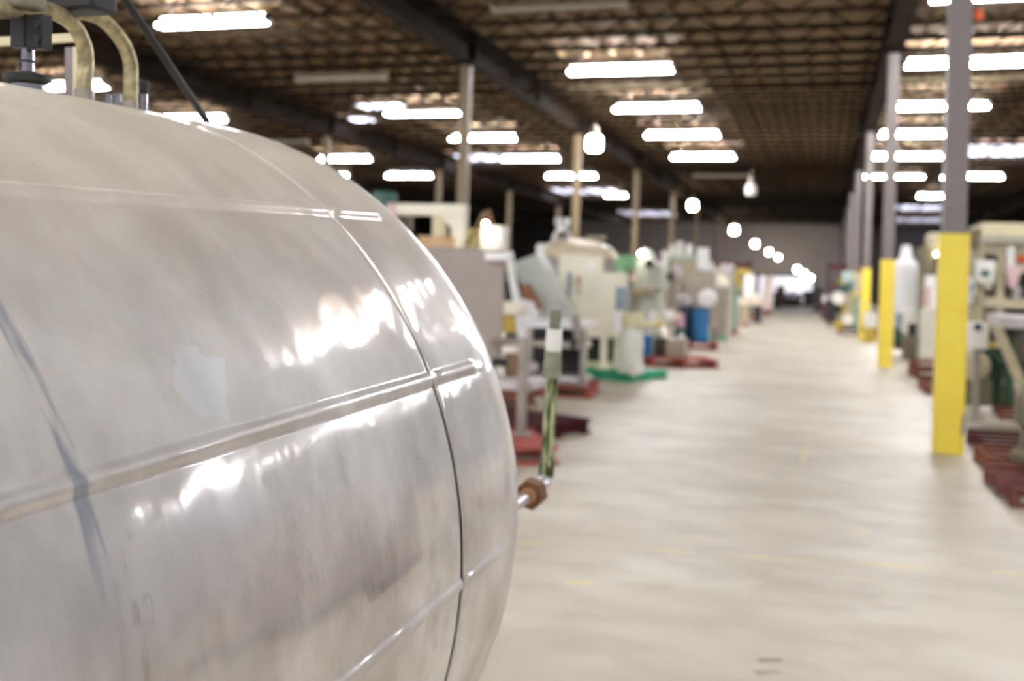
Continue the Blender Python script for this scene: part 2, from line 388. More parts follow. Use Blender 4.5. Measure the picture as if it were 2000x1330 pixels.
# skylights
def skylight(px, py, L, W, lab):
    p = AZ(px, py, ZC-.02); t = thing('skylight', lab, 'skylight', (p.x, p.y, ZC-.06), 'skylights')
    MB().box(p.x-L/2, p.x+L/2, p.y-W/2, p.y+W/2, ZC-.205, ZC-.195).done('lens', SKY, t)
    f = MB()
    for s in (-1, 1): f.box(p.x-L/2-.05, p.x+L/2+.05, p.y+s*W/2-.05, p.y+s*W/2+.05, ZC-.24, ZC-.19); f.box(p.x+s*L/2-.05, p.x+s*L/2+.05, p.y-W/2, p.y+W/2, ZC-.24, ZC-.19)
    f.done('curb', fixw, t)
skylight(746, 196, 1.4, 1.3, 'bright skylight left of the tan column')
skylight(672, 222, 2.2, 1.2, 'dim skylight beside the bright one left of the tan column')
skylight(935, 300, 3.0, 2.6, 'skylight between the two nearest tan columns')
skylight(1135, 367, 4.5, 3.4, 'skylight crossed by the second tan column')
skylight(1265, 412, 4.0, 6.0, 'small far skylight left of the third tan column')
skylight(1955, 285, 4.0, 3.6, 'skylight at the right edge beside the yellow-based column')
skylight(1805, 400, 3.6, 4.5, 'upper of the two far skylights left of the nearest yellow column')
skylight(1800, 424, 3.6, 5.0, 'lower of the two far skylights left of the nearest yellow column')

# sprinkler main and heater
sp = thing('sprinkler_pipe', 'long sprinkler pipe crossing under the roof above the aisle', 'pipe', (-6, 25.2, 6.1))
MB().cyl((-40, 25.2, 6.1), (XR-.2, 25.2, 6.1), .06, n=12).done('main', girdm, sp)
for X in range(-38, 12, 4):
    MB().cyl((X, 25.2, 6.1), (X, 25.2, 6.6), .02, n=6).done('hanger', girdm, sp)
    MB().lathe((X+1.5, 25.2, 5.96), [(.035, 0), (.014, .03), (.022, .09)], 8).done('sprinkler_head', bronze, sp)
for x0, x1, lb in ((-6.35, -2.95, 'cream bar coloured as a lamplit strip of roof behind the second lit aisle light'), (1.15, 5.2, 'cream bar coloured as a lamplit strip of roof behind the yellow-based column')):
    bt = MB().box(x0, x1, 25.6, 25.72, 6.13, 6.26).done('lit_roof_batten', mat('painted_lit_cream', '#E2D3A6', .5, 0, .1), None, .01, loc=((x0+x1)/2, 25.66, 6.13))  # added bar, its cream colour stands for lamplight on the roof timber
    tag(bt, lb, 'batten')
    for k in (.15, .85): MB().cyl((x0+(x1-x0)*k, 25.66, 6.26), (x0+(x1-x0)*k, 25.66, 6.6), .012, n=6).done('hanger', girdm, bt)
p0 = AY(1690, 235, 33.0)
ht = thing('unit_heater', 'dark unit heater hung from the roof left of the right girder', 'heater', (p0.x, 33.0, p0.z))
pbox(ht, 'casing', dark, (1676, 208, 1706, 262), 33.0, .6); pbox(ht, 'louver', rackd, (1679, 214, 1703, 255), 32.96, .05)
q0, q1 = AY(1680, 208, 33.3), AY(1702, 208, 33.3)
MB().cyl(q0, (q0.x, q0.y, 6.42), .012, n=6).cyl(q1, (q1.x, q1.y, 6.42), .012, n=6).done('hanger_rod', steeld, ht)

# ------------------------------------------------------------------ the tank
S = 1.5; O = V((0, 0, EYE))
TD = ray(1680, 490).normalized(); TX = TD.cross(V((0, 0, 1))).normalized(); TZ = TX.cross(TD)
CXT, CZT, RT = -.8567, -.3314, .4807
def tk(ang, rad, w):
    return O + S*((CXT+rad*math.cos(ang))*TX + (CZT+rad*math.sin(ang))*TZ + w*TD)
def tl(x, z, w): return O + S*(x*TX + z*TZ + w*TD)
def TP(px, py, lat):                                     # survey point on the upright plane at lateral offset lat of the tank
    r = ray(px, py); return O + r*(S*lat/r.dot(TX))
def TW(px, py, w):                                       # survey point on the cross plane at station w of the tank
    r = ray(px, py); return O + r*(S*w/r.dot(TD))
def tank_material():
    m, nt, b = nodes('scuffed_aluminium_jacket'); N, L = nt.nodes.new, nt.links.new
    uv = N('ShaderNodeUVMap'); uv.uv_map = 'wrap'          # u = arc length, v = station, both in tank units
    sep = N('ShaderNodeSeparateXYZ'); L(uv.outputs[0], sep.inputs[0]); U, W = sep.outputs[0], sep.outputs[1]
    def noise(sx, sy, detail=4, rough=.5, dist=0):
        mp = N('ShaderNodeMapping'); mp.inputs['Scale'].default_value = (sx, sy, 1); L(uv.outputs[0], mp.inputs[0])
        n = N('ShaderNodeTexNoise'); n.inputs['Scale'].default_value = 1; n.inputs['Detail'].default_value = detail; n.inputs['Roughness'].default_value = rough; n.inputs['Distortion'].default_value = dist
        L(mp.outputs[0], n.inputs['Vector']); return n.outputs['Fac']
    def mth(op, a, bb=None):
        n = N('ShaderNodeMath'); n.operation = op
        for i, v in enumerate((a, bb)):
            if v is None: continue
            if isinstance(v, (int, float)): n.inputs[i].default_value = v
            else: L(v, n.inputs[i])
        return n.outputs[0]
    def rng(f, a, bb, c=0.0, d=1.0):
        n = N('ShaderNodeMapRange'); n.interpolation_type = 'SMOOTHSTEP'
        for i, v in ((1, a), (2, bb), (3, c), (4, d)): n.inputs[i].default_value = v
        L(f, n.inputs[0]); return n.outputs[0]
    def mix(f, a, bb):
        n = N('ShaderNodeMix'); n.data_type = 'RGBA'; L(f, n.inputs[0])
        for i, v in ((6, a), (7, bb)):
            if isinstance(v, tuple): n.inputs[i].default_value = v
            else: L(v, n.inputs[i])
        return n.outputs[2]
    cloud = noise(5, 7, 6, .6); fine = noise(40, 30, 5, .6)
    brush = noise(6, 420, 3, .7); brush2 = noise(14, 900, 2, .6)
    col = mix(rng(cloud, .35, .7), lin('#D9D5D1'), lin('#F4F2F0'))
    col = mix(mth('MULTIPLY', rng(brush, .52, .75), .15), col, lin('#C5C0BB'))
    # marks that belong to the sheet: a bluish pale patch, a blue-grey dressed band round the barrel, rusty drip stains
    wob = mth('MULTIPLY', mth('SUBTRACT', noise(26, 26, 5), .5), .075)
    def patch(u0, w0, ru, rw, soft):
        du = mth('DIVIDE', mth('ADD', mth('SUBTRACT', U, u0), wob), ru); dw = mth('DIVIDE', mth('ADD', mth('SUBTRACT', W, w0), wob), rw)
        return rng(mth('ADD', mth('MULTIPLY', du, du), mth('MULTIPLY', dw, dw)), 1-soft, 1+soft, 1.0, 0.0)
    def A(deg): return math.radians(deg)*RT
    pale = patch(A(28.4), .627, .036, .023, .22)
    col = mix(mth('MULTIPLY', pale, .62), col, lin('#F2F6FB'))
    band = rng(mth('ABSOLUTE', mth('ADD', mth('SUBTRACT', W, .482), mth('MULTIPLY', wob, .08))), .0045, .0085, 1.0, 0.0)
    col = mix(mth('MULTIPLY', mth('MULTIPLY', mth('MULTIPLY', band, rng(U, A(6), A(24), .12, 1.0)), rng(noise(14, 90, 6), .36, .62)), .85), col, lin('#A4AAB8'))
    rust = mth('MULTIPLY', mth('MULTIPLY', patch(A(2), .503, .13, .012, .5), rng(noise(16, 60, 6, .65), .42, .7)), .6)
    col = mix(rust, col, lin('#8D7A62'))
    smut = mth('MULTIPLY', mth('MULTIPLY', patch(A(4), .80, .16, .24, .6), rng(noise(12, 17, 7, .7), .48, .72)), .4)
    col = mix(smut, col, lin('#A59E98'))
    speck = N('ShaderNodeTexVoronoi'); speck.inputs['Scale'].default_value = 1
    mp = N('ShaderNodeMapping'); mp.inputs['Scale'].default_value = (26, 26, 1); L(uv.outputs[0], mp.inputs[0]); L(mp.outputs[0], speck.inputs['Vector'])
    dots = mth('MULTIPLY', rng(speck.outputs['Distance'], .02, .035, 1.0, 0.0), rng(noise(9, 9, 2), .52, .56))
    col = mix(mth('MULTIPLY', dots, .7), col, lin('#4A433C'))
    scr = noise(9, 260, 3, .6, .25)
    scratch = mth('MULTIPLY', rng(scr, .66, .72), rng(noise(5, 9, 3), .5, .62))
    col = mix(mth('MULTIPLY', scratch, .8), col, lin('#FBFAF8'))
    top_pale = mth('MULTIPLY', rng(U, A(22), A(66)), rng(noise(3, 5, 6, .6), .25, .7, .55, .85))  # paler, more beige and more matte towards the top of the barrel
    dcol = mix(top_pale, col, lin('#E3D8C4'))
    L(dcol, b.inputs['Base Color']); L(mth('SUBTRACT', .9, mth('MULTIPLY', top_pale, .62)), b.inputs['Metallic'])
    ro = mth('ADD', rng(cloud, .3, .7, .58, .7), mth('MULTIPLY', mth('SUBTRACT', brush, .5), .1))
    ro = mth('ADD', ro, mth('MULTIPLY', pale, .1)); ro = mth('ADD', ro, mth('MULTIPLY', rust, .2))
    L(ro, b.inputs['Roughness'])
    b2 = N('ShaderNodeBsdfPrincipled'); L(col, b2.inputs['Base Color']); b2.inputs['Metallic'].default_value = 1.0
    L(mth('ADD', rng(cloud, .3, .7, .075, .14), mth('MULTIPLY', mth('SUBTRACT', fine, .5), .06)), b2.inputs['Roughness'])
    h = mth('ADD', mth('MULTIPLY', noise(4.5, 5.5, 3), 2.0), mth('MULTIPLY', noise(13, 16, 3), .22))
    bp = N('ShaderNodeBump'); bp.inputs['Strength'].default_value = .3; bp.inputs['Distance'].default_value = .012; L(h, bp.inputs['Height'])
    h2 = mth('ADD', h, mth('ADD', mth('MULTIPLY', brush, .03), mth('MULTIPLY', brush2, .02)))
    bp2 = N('ShaderNodeBump'); bp2.inputs['Strength'].default_value = .3; bp2.inputs['Distance'].default_value = .012; L(h2, bp2.inputs['Height'])
    L(bp2.outputs[0], b.inputs['Normal']); L(bp.outputs[0], b2.inputs['Normal'])
    ms = N('ShaderNodeMixShader'); L(mth('MULTIPLY', rng(noise(7, 9, 5), .35, .65, .24, .42), mth('SUBTRACT', 1.0, mth('MULTIPLY', top_pale, .55))), ms.inputs[0])
    L(b.outputs[0], ms.inputs[1]); L(b2.outputs[0], ms.inputs[2])
    L(ms.outputs[0], nt.nodes['Material Output'].inputs['Surface'])
    return m
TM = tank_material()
base = tl(CXT, CZT, .6); tank = thing('storage_tank', 'large horizontal aluminium-jacketed tank filling the left of the view', 'tank', (base.x, base.y, 0))
RIBS = [math.radians(23.35 + 25.3*k) for k in range(-7, 2)]
def rib(a, w, head=False):
    h = 0
    for i, r0 in enumerate(RIBS):
        d = abs((a - r0 + PI) % (2*PI) - PI)
        hw = math.radians(1.15)
        if d < hw:
            k = .5+.5*math.cos(PI*d/hw); f = 1.0
            if head:
                we = 1.128; f = max(0, min(1, (we-w)/.012)); f = f*f*(3-2*f)
            h = max(h, k*.0040*f)
    return h
angs = []
for i in range(360): angs.append(math.radians(i))
for r0 in RIBS:
    for k in range(-12, 13): angs.append((r0 + math.radians(k*.11)) % (2*PI))
angs = sorted(set(round(a, 5) for a in angs))
def skin(name, stations, parent, m, cap=False):
    """stations: list of (w(ang), r(ang,w)) callables"""
    bm = bmesh.new(); uvl = bm.loops.layers.uv.new('wrap'); n = len(angs); rows = []; o0 = parent_origin(parent)
    for wf, rf in stations:
        row = []
        for a in angs:
            w = wf(a); row.append((bm.verts.new(tk(a, rf(a, w), w) - o0), w))
        rows.append(row)
    arc = lambda a: ((a + PI) % (2*PI) - PI)*RT
    for ra, rb in zip(rows, rows[1:]):
        for i in range(n):
            j = (i+1) % n
            f = bm.faces.new((ra[i][0], ra[j][0], rb[j][0], rb[i][0])); f.smooth = True
            ui, uj = arc(angs[i]), arc(angs[j])
            if uj < ui: uj += 2*PI*RT
            for lp, q in zip(f.loops, ((ui, ra[i][1]), (uj, ra[j][1]), (uj, rb[j][1]), (ui, rb[i][1]))): lp[uvl].uv = q
    bmesh.ops.recalc_face_normals(bm, faces=bm.faces)
    me = bpy.data.meshes.new(name); bm.to_mesh(me); bm.free(); me.materials.append(m)
    o = bpy.data.objects.new(name, me); C.objects.link(o); o.parent = parent
    return o
def wend(a):                                             # the barrel sheet's edge, the gap opens towards the bottom
    s = math.sin(a); d = min(abs((a-r0+PI) % (2*PI)-PI) for r0 in RIBS)
    return .9975 - .0085*max(0, min(1, (.62-s)/.9)) - .0008*math.sin(3*a+1)
st = [((lambda a, w=w: w), (lambda a, w: RT + rib(a, w))) for w in (-.62, -.4, -.1, .1, .25, .4, .46, .5, .6, .7, .8, .9, .96)]
st += [((lambda a: wend(a)-.004), (lambda a, w: RT + rib(a, w))), ((lambda a: wend(a)-.001), (lambda a, w: RT - .0004 + rib(a, w))),
       (wend, (lambda a, w: RT - .0016 + rib(a, w))), ((lambda a: wend(a)-.0005), (lambda a, w: RT - .004 + rib(a, w))), ((lambda a: wend(a)-.02), (lambda a, w: RT - .006 + rib(a, w)))]
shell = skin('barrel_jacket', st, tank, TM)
hs = [((lambda a: 1.022), (lambda a, w: RT - .006)), ((lambda a: 1.0050), (lambda a, w: RT - .006)), ((lambda a: 1.0032), (lambda a, w: RT - .0045)), ((lambda a: 1.0028), (lambda a, w: RT - .002)),
      ((lambda a: 1.004), (lambda a, w: RT - .0004 + rib(a, w, 1)*.6)), ((lambda a: 1.008), (lambda a, w: RT + rib(a, w, 1)))]
for w in (1.03, 1.06, 1.09, 1.105, 1.112, 1.116, 1.120, 1.124, 1.128): hs.append(((lambda a, w=w: w), (lambda a, w: RT + rib(a, w, 1))))
for k in range(1, 33):
    ph = PI/2*(k/32)**.9; nn = 2.45
    w = 1.128 + .275*math.sin(ph)**(2/nn); r = max(.004, RT*math.cos(ph)**(2/nn)) if k < 32 else .004
    hs.append(((lambda a, w=w: w), (lambda a, w, r=r: r)))
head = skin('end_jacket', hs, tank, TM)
core = MB()
core.loft([[core.bm.verts.new(tk(2*PI*i/96, RT-.012, w)) for i in range(96)] for w in (-.6, 1.1)])
core.done('inner_vessel', mat('inner_vessel_black', '#0C0B0B', .9, 0, .1, 6, 0, .1), tank)
for (w, sx) in ((.02, -1), (.02, 1), (.92, -1), (.92, 1)):
    top = tk(-PI/2 + sx*.75, RT-.01, w)
    MB().cyl((top.x, top.y, .03), (top.x, top.y, top.z), .035).cyl((top.x, top.y, 0), (top.x, top.y, .03), .075).done('leg', steel, tank)
# top fittings -------------------------------------------------------------
LAT = CXT + .06
mott = mat('weathered_pipe', '#B5AA85', .4, .7, .45, 60, .3)
def arcpts(pts, n=24):                                   # smooth curve through survey points
    P = [V(p) for p in pts]; out = []
    for i in range(len(P)-1):
        a, b, c, d = P[max(i-1, 0)], P[i], P[i+1], P[min(i+2, len(P)-1)]
        for k in range(n//2):
            t = k/(n//2); out.append(.5*((2*b) + (c-a)*t + (2*a-5*b+4*c-d)*t*t + (3*b-a-3*c+d)*t**3))
    out.append(P[-1]); return out
def surf(px, py, lat):                                   # same spot, carried down to just inside the jacket
    p = TP(px, py, lat); return p - TZ*.16
pp = [TP(-60, 20, LAT), TP(0, 20, LAT), TP(45, 18, LAT), TP(95, 20, LAT), TP(140, 45, LAT), TP(163, 85, LAT), TP(168, 125, LAT), TP(165, 165, LAT), TP(164, 190, LAT)-TZ*.12]
pipe1 = MB().tube(arcpts(pp, 12), .0125, 18).done('inlet_pipe', mott, tank)
pb = TP(165, 180, LAT); MB().cyl(pb - TZ*.12, pb + TZ*.004, .0155).done('collar', steeld, pipe1)
LB = CXT + .02
pp = [TP(130, 22, LB), TP(170, 26, LB), TP(205, 42, LB), TP(238, 80, LB), TP(254, 120, LB), TP(255, 160, LB), TP(255, 200, LB), TP(255, 215, LB)-TZ*.12]
pipe2 = MB().tube(arcpts(pp, 12), .0125, 18).done('outlet_pipe', mott, tank)
pb = TP(255, 205, LB)
MB().cyl(pb-TZ*.12, pb+TZ*.006, .0135).done('collar', steeld, pipe2)
for dx, r in ((-27, .0085), (-44, .006), (25, .007)):
    q = TP(255+dx, 200, LB); MB().cyl(q-TZ*.12, q+TZ*.014, r).done('clamp_bolt', brightsteel, pipe2)
valve = MB(); WV = (TP(54, 140, LAT)-O).dot(TD)/S; WP = (TP(140, 190, CXT-.03)-O).dot(TD)/S
def tbox(mb, px0, py0, px1, py1, w, d):                  # box square to the tank axis, from survey corners at station w
    a, c = TW(px0, py1, w), TW(px1, py0, w); ex = (c-a).dot(TX); ez = (c-a).dot(TZ); M = Matrix.Identity(4)
    for r in range(3): M[r][0], M[r][1], M[r][2], M[r][3] = TX[r], TD[r], TZ[r], a[r]
    return mb.box(0, ex, 0, d, 0, ez, M)
tbox(valve, 19, 26, 48, 93, WV-.012, .03); tbox(valve, 51, 26, 82, 95, WV-.014, .022)
vo = valve.done('valve_block', mat('dark_valve_casting', '#232323', .45, .4, .3, 30), tank, .002)
kn = MB()
for py in (48, 77): q = TW(74, py, WV-.014); kn.cyl(q-TD*.004, q+TD*.002, .006)
kn.done('hex_bolt', black, vo)
q0, q1 = TP(53, 145, LAT), TP(53, 92, LAT)
MB().cyl(q0, q1, .0105).done('valve_stem', brightsteel, vo); MB().cyl(q0+(q1-q0)*.42, q0+(q1-q0)*.5, .0108).done('stem_ring', black, vo)
q = TP(53, 165, LAT)
MB().lathe(q, [(.026, 0), (.034, .006), (.034, .013), (.012, .019), (.010, .02)], 32, TZ).done('hand_wheel', black, tank)
MB().lathe(q-TZ*.12, [(.027, 0), (.027, .119), (.02, .121)], 24, TZ).done('hatch_neck', brightsteel, tank)
cv = MB(); tbox(cv, -60, -40, 46, 17, WV-.03, .05); cv.done('actuator_cover', mat('olive_grey_cover', '#77735F', .5, 0, .15), tank, .006)
dkb = MB(); tbox(dkb, 66, -40, 180, 22, WV+.05, .06); dkb.done('actuator_housing', black, tank, .006)
cb = MB(); tbox(cb, -60, 64, 152, 91, WP, .012); bar_ = cb.done('support_bar', creamd, tank, .001)
pst = MB(); tbox(pst, 125, 91, 150, 260, WP+.003, .014); pst.done('support_post', mat('mauve_grey_post', '#8D8286', .5), bar_, .001)
pe = MB(); tbox(pe, 141, 91, 151, 260, WP+.0005, .003); pe.done('post_flange', creamd, bar_)
q = TP(280, 172, LB-.02); MB().cyl(q-TZ*.1, q+TZ*.002, .009).cyl(q, q+TZ*.014, .011).done('vent_knob', black, tank, .003)
ra, rb = TP(408, 243, CXT+.05), TP(244, -2, CXT+.05)
MB().tube([ra + (ra-rb)*.06, ra, rb, rb+(rb-ra)*.35], .0072, 12).done('prop_rod', black, tank)
# outlet at the far end: pipe, nut, elbow and the upright hose
WE = 1.60
E0 = TW(1066, 943, WE)
nz = MB().tube([E0 - TD*.62, E0 - TD*.06], .0125, 18).done('drain_spigot', galv, tank)
cen = TW(1037, 969, WE-.05); cen = E0 - TD*.115
nut = MB().cyl(cen - TD*.02, cen + TD*.02, .036, n=6).done('hex_nut', mat('rusty_nut', '#7E5940', .55, .5, .4, 40, .4), tank, .003)
MB().cyl(cen - TD*.05, cen - TD*.02, .018).done('nut_collar', mat('copper_collar', '#B88D6C', .45, .5, .2, 30), nut)
el = [E0 - TD*.09, E0 - TD*.05, E0 - TD*.02 + V((0, 0, .003)), E0 + V((0, 0, .018)), E0 + V((.0, 0, .045))]
MB().tube(arcpts(el, 10), .0165, 18).done('elbow', galv, tank)
TOPH = TW(1085, 605, WE)
def alongh(k): return E0 + (TOPH-E0)*k
gmott = nodes('green_stained_pipe'); m, nt, bsd = gmott
nz_ = nt.nodes.new('ShaderNodeTexNoise'); nz_.inputs['Scale'].default_value = 1; nz_.inputs['Detail'].default_value = 5
tc = nt.nodes.new('ShaderNodeTexCoord'); mp = nt.nodes.new('ShaderNodeMapping'); mp.inputs['Scale'].default_value = (70, 70, 12)
nt.links.new(tc.outputs['Object'], mp.inputs[0]); nt.links.new(mp.outputs[0], nz_.inputs['Vector'])
rp = nt.nodes.new('ShaderNodeValToRGB'); e = rp.color_ramp.elements
e[0].position = .38; e[0].color = lin('#2C3324'); e[1].position = .62; e[1].color = lin('#C3C9A0')
e2 = e.new(.5); e2.color = lin('#5E6B47')
nt.links.new(nz_.outputs['Fac'], rp.inputs[0]); nt.links.new(rp.outputs[0], bsd.inputs['Base Color']); bsd.inputs['Roughness'].default_value = .3; bsd.inputs['Metallic'].default_value = .3
hose = MB().cyl(alongh(.08), alongh(.66), .0155, n=20).cyl(alongh(.04), alongh(.13), .0185, n=20).done('standpipe', m, tank); hose['label'] = 'green and black stained upright pipe'
gsleeve = mat('grey_green_sleeve', '#9A9C88', .45, .3, .3, 40)
MB().cyl(alongh(.61), alongh(.70), .0225, n=20).cyl(alongh(.70), alongh(.765), .0205, n=20).done('coupling', gsleeve, hose)
MB().cyl(alongh(.765), alongh(.89), .0195, n=20).done('tape_wrap', offw, hose)
MB().cyl(alongh(.89), alongh(1.0), .0135, n=20).done('pipe_end', mat('grey_stub', '#7E8072', .5, .3, .2, 40), hose)
# ------------------------------------------------------------------ pallets
PROTO = {}
def pallet(x, y, rz, m, lab, group, z=0.0, plastic=False, k=7):
    key = m.name + str(k)
    if key not in PROTO:
        t = thing('pallet', '', 'pallet')
        for i in range(k): MB().box(-.6, .6, -.5+i*(1.0-.1)/(k-1), -.4+i*(1.0-.1)/(k-1), .118, .14).done('deck_board', m, t, .003)
        for yy in (-.5, -.05, .4): MB().box(-.6, .6, yy, yy+.1, 0, .02).done('bottom_board', m, t, .003)
        for xx in (-.6, -.045, .51):
            if plastic:
                MB().box(xx, xx+.09, -.5, .5, .02, .118).done('stringer', m, t, .003)
            else: MB().box(xx, xx+.05, -.5, .5, .02, .118).done('stringer', m, t, .003)
        if plastic:
            for yy in (-.5, .46): MB().box(-.51, .51, yy, yy+.04, .02, .118).done('skirt', m, t, .003)
        t.location = (x, y, z); t.rotation_euler = (0, 0, math.radians(rz)); PROTO[key] = t
    else: t = copy_tree(PROTO[key], loc=(x, y, z), rz=math.radians(rz))
    t['label'] = lab; t['category'] = 'pallet'; t['group'] = group; return t
GL, GR = 'pallets along the left of the aisle', 'pallets along the right of the aisle'
pallet(-2.74, 8.28, 28, redw, 'red pallet nearest the tank end, under the grey hopper', GL)
pallet(-2.86, 9.72, -24, dredw, 'dark red pallet turned into the aisle behind the nearest red one', GL)
pallet(-3.35, 13.16, 6, redw, 'red pallet under the steel table with the bright top', GL)
pallet(-3.75, 11.35, 4, rustw, 'brown-red pallet between the grey hopper and the steel table', GL)
pallet(-3.0, 15.75, -24, greenpl, 'bright green plastic pallet under the cream cabinet', GL, plastic=True)
pallet(-2.42, 18.55, 22, redw, 'red pallet jutting into the aisle past the green one', GL)
pallet(-3.75, 18.15, 12, rustw, 'brown-red pallet behind the pump on the green pallet', GL)
pallet(-2.85, 23.5, 14, redw, 'red pallet under the blue drums', GL)
pallet(-2.98, 27.2, 10, tealpl, 'pale green plastic pallet past the blue drums', GL, plastic=True)
pallet(-2.98, 30.8, 12, redw, 'red pallet under the teal machine', GL)
pallet(-3.05, 36.8, 4, redw, 'red pallet under the cream table', GL)
pallet(-2.95, 42.5, 4, redw, 'far red pallet beyond the cream table', GL)
pallet(-2.95, 48.6, 2, rustw, 'far brown-red pallet by the pinkish upright cabinet', GL)
pallet(1.86, 8.47, 3, maroon, 'red pallet in the bottom right, nearest of all', GR, k=4)
pallet(1.92, 9.56, 2, rustw, 'brown-red pallet directly behind the nearest right one', GR, k=4)
pallet(1.99, 10.66, 2, dredw, 'dark red pallet beside the foot of the nearest yellow column', GR, k=4)
pallet(2.62, 13.75, -4, rustw, 'brown-red pallet under the green pump', GR, k=4)
pallet(2.0, 16.35, 2, rustw, 'brown-red pallet half hidden by the nearest yellow column', GR, k=4)
pallet(2.05, 18.9, 4, rustw, 'brown pallet right of the second yellow column', GR)
pallet(2.05, 18.9, 2, rustw, 'upper brown pallet stacked right of the second yellow column', GR, z=.14)
pallet(2.25, 24.0, 0, rustw, 'brown pallet under the shrink-wrapped machine', GR)
pallet(1.98, 28.2, 3, rustw, 'brown pallet between the second and third yellow columns', GR)
pallet(1.05, 33.9, 4, rustw, 'brown pallet under the teal posts', GR)
pallet(.75, 40.0, 0, dredw, 'far dark red pallet past the teal posts', GR)
pallet(.55, 47.0, 0, dredw, 'farthest dark red pallet on the right of the aisle', GR)

# ------------------------------------------------------------------ left machines
def at(px, py, Y): return AY(px, py, Y)
def leg(root, px, Y, z0, z1, m, w=.06, name='leg', foot=True):
    x = AY(px, 700, Y).x; b = MB().box(x-w/2, x+w/2, Y-w/2, Y+w/2, z0+.02, z1)
    if foot: b.box(x-w, x+w, Y-w, Y+w, z0, z0+.02)
    return b.done(name, m, root, .004)
# grey hopper
t = thing('hopper_mixer', 'big grey-taupe sheet-metal hopper with cream drive frame on top, behind the tank', 'machine', (-3.3, 9.4, .145))
a, b_, c_, d_ = RC(770, 484, 983, 700, 8.85)
th = math.atan2(-b_, 8.85); Mh = Matrix.Translation((b_, 8.85, 0)) @ Matrix.Rotation(th, 4, 'Z')
MB().box(a-b_-.35, 0, 0, .95, c_, d_, Mh).done('body', taupe, t, .02)
MB().poly([(a+.0, c_), (b_-.2, c_), (b_-.45, c_-.22), (a+.3, c_-.22)], 9.0, 9.5).done('discharge_cone', steeld, t, .01)
for px, Y in ((1022, 8.55), (960, 9.4), (820, 8.9), (800, 9.6)): leg(t, px, Y, .145, c_+.1 if Y > 8.6 else at(1022, 660, 8.55).z, steeld, .075)
MB().bar(at(1022, 668, 8.55), at(960, 668, 8.85), .07).done('cross_rail', steeld, t, .006)
pbox(t, 'tray', lav, (935, 742, 1040, 762), 8.65, .5)
MB().cyl(at(1003, 690, 9.0), at(1003, 742, 9.0), .085).done('discharge_valve', mat('brown_valve', '#9A8064', .5, .3, .3), t, .01)
pbox(t, 'valve_handle', dark, (960, 700, 986, 716), 8.7, .08)
pbox(t, 'valve_lever', bronze, (1008, 692, 1024, 718), 8.72, .06)
ga = MB(); Yg = 9.3
x0, x1, z0, z1 = RC(766, 398, 905, 420, Yg); ga.box(x0, x1, Yg, Yg+.16, z0, z1)
x2, _, zb, _ = RC(880, 420, 905, 476, Yg); ga.box(x2, x1, Yg, Yg+.16, d_-.02, z0)
ga.poly([(x2-.14, z0), (x2, z0), (x2, z0-.12)], Yg+.02, Yg+.14)
gan = ga.done('drive_frame', cream, t, .01)
x0, x1, z0, z1 = RC(842, 418, 864, 470, Yg); MB().box(x0, x1, Yg+.02, Yg+.14, d_, z1).box(x0-.12, x1+.06, Yg, Yg+.18, d_, d_+.05).done('frame_upright', creamd, gan, .008)
mo = MB().lathe(at(750, 408, 9.4), [(.1, 0), (.125, .03), (.125, .14), (.09, .17)], 24).done('gear_motor', dteal, t, .004)
pbox(t, 'motor_flange', pink, (754, 396, 771, 428), 9.28, .12)
pbox(t, 'valve_bonnet', mat('brown_grey_bonnet', '#7B7064', .5, .3, .3), (776, 420, 800, 452), 9.5, .1)
pbox(t, 'hinge_lid', woodp, (815, 461, 880, 474), 9.2, .3, z0=d_-.01)
pbox(t, 'yellow_box', mat('pale_yellow_box', '#DDD08A', .5), (903, 446, 932, 484), 9.5, .16, z0=d_)
cbx = pbox(t, 'control_box', offw, (938, 440, 981, 486), 9.3, .2, z0=d_); pbox(cbx, 'nameplate', white, (946, 455, 972, 476), 9.292, .01)
ptube(t, 'lamp_arm', mat('brown_lamp_arm', '#7A6445', .5, .4), [(912, 478), (930, 448), (945, 416), (958, 412)], 9.32, .018)
q = at(952, 437, 9.25); lp = MB().lathe(q + V((0, 0, -.02)), [(.03, 0), (.06, .0), (.045, .09), (.02, .12)], 18).done('lamp_hood', bronze, t)
MB().ball(q+V((0, -.035, -.005)), .03, 12).done('bulb', BULB, lp)
pbox(t, 'side_handle', white, (946, 492, 992, 509), 8.72, .12)
# inclined conveyor
t = thing('inclined_conveyor', 'grey-green inclined conveyor with white leaning post beside the grey hopper', 'conveyor', (at(1040, 600, 14.05).x, 14.05, .145))
ppoly(t, 'trough', ggreen, [(1004, 512), (1046, 496), (1106, 606), (1108, 648), (1082, 650), (1012, 545)], 14.15, .6)
ppoly(t, 'trough_edge', steel, [(1046, 494), (1054, 500), (1112, 604), (1106, 610)], 14.12, .05)
ptube(t, 'post', white, [(994, 492), (1002, 545), (1012, 605), (1020, 668), (1026, 770)], 13.90, .055)
q = at(1026, 770, 13.90); MB().box(q.x-.09, q.x+.09, 13.81, 13.99, .14, q.z+.02).done('foot', steeld, t, .004)
pbox(t, 'bracket_box', cream, (977, 589, 1022, 612), 13.75, .14)
ppoly(t, 'chute_guard', white, [(1016, 584), (1040, 590), (1054, 630), (1026, 634), (1014, 612)], 13.85, .22)
MB().cyl(at(1024, 558, 14.00), at(1050, 604, 14.00), .075).done('drive_motor', bronze, t, .01)
pbox(t, 'motor_guard', black, (985, 548, 1002, 588), 14.00, .2)
pbox(t, 'gear_housing', mustard, (980, 614, 1006, 650), 14.00, .2)
pbox(t, 'terminal_box', dark, (986, 652, 1020, 672), 13.95, .2)
for px, py in ((985, 520), (988, 538)): q = at(px, py, 14.05); MB().cyl(q, q+V((0, .12, 0)), .03).done('roller', bronze if py < 530 else black, t)
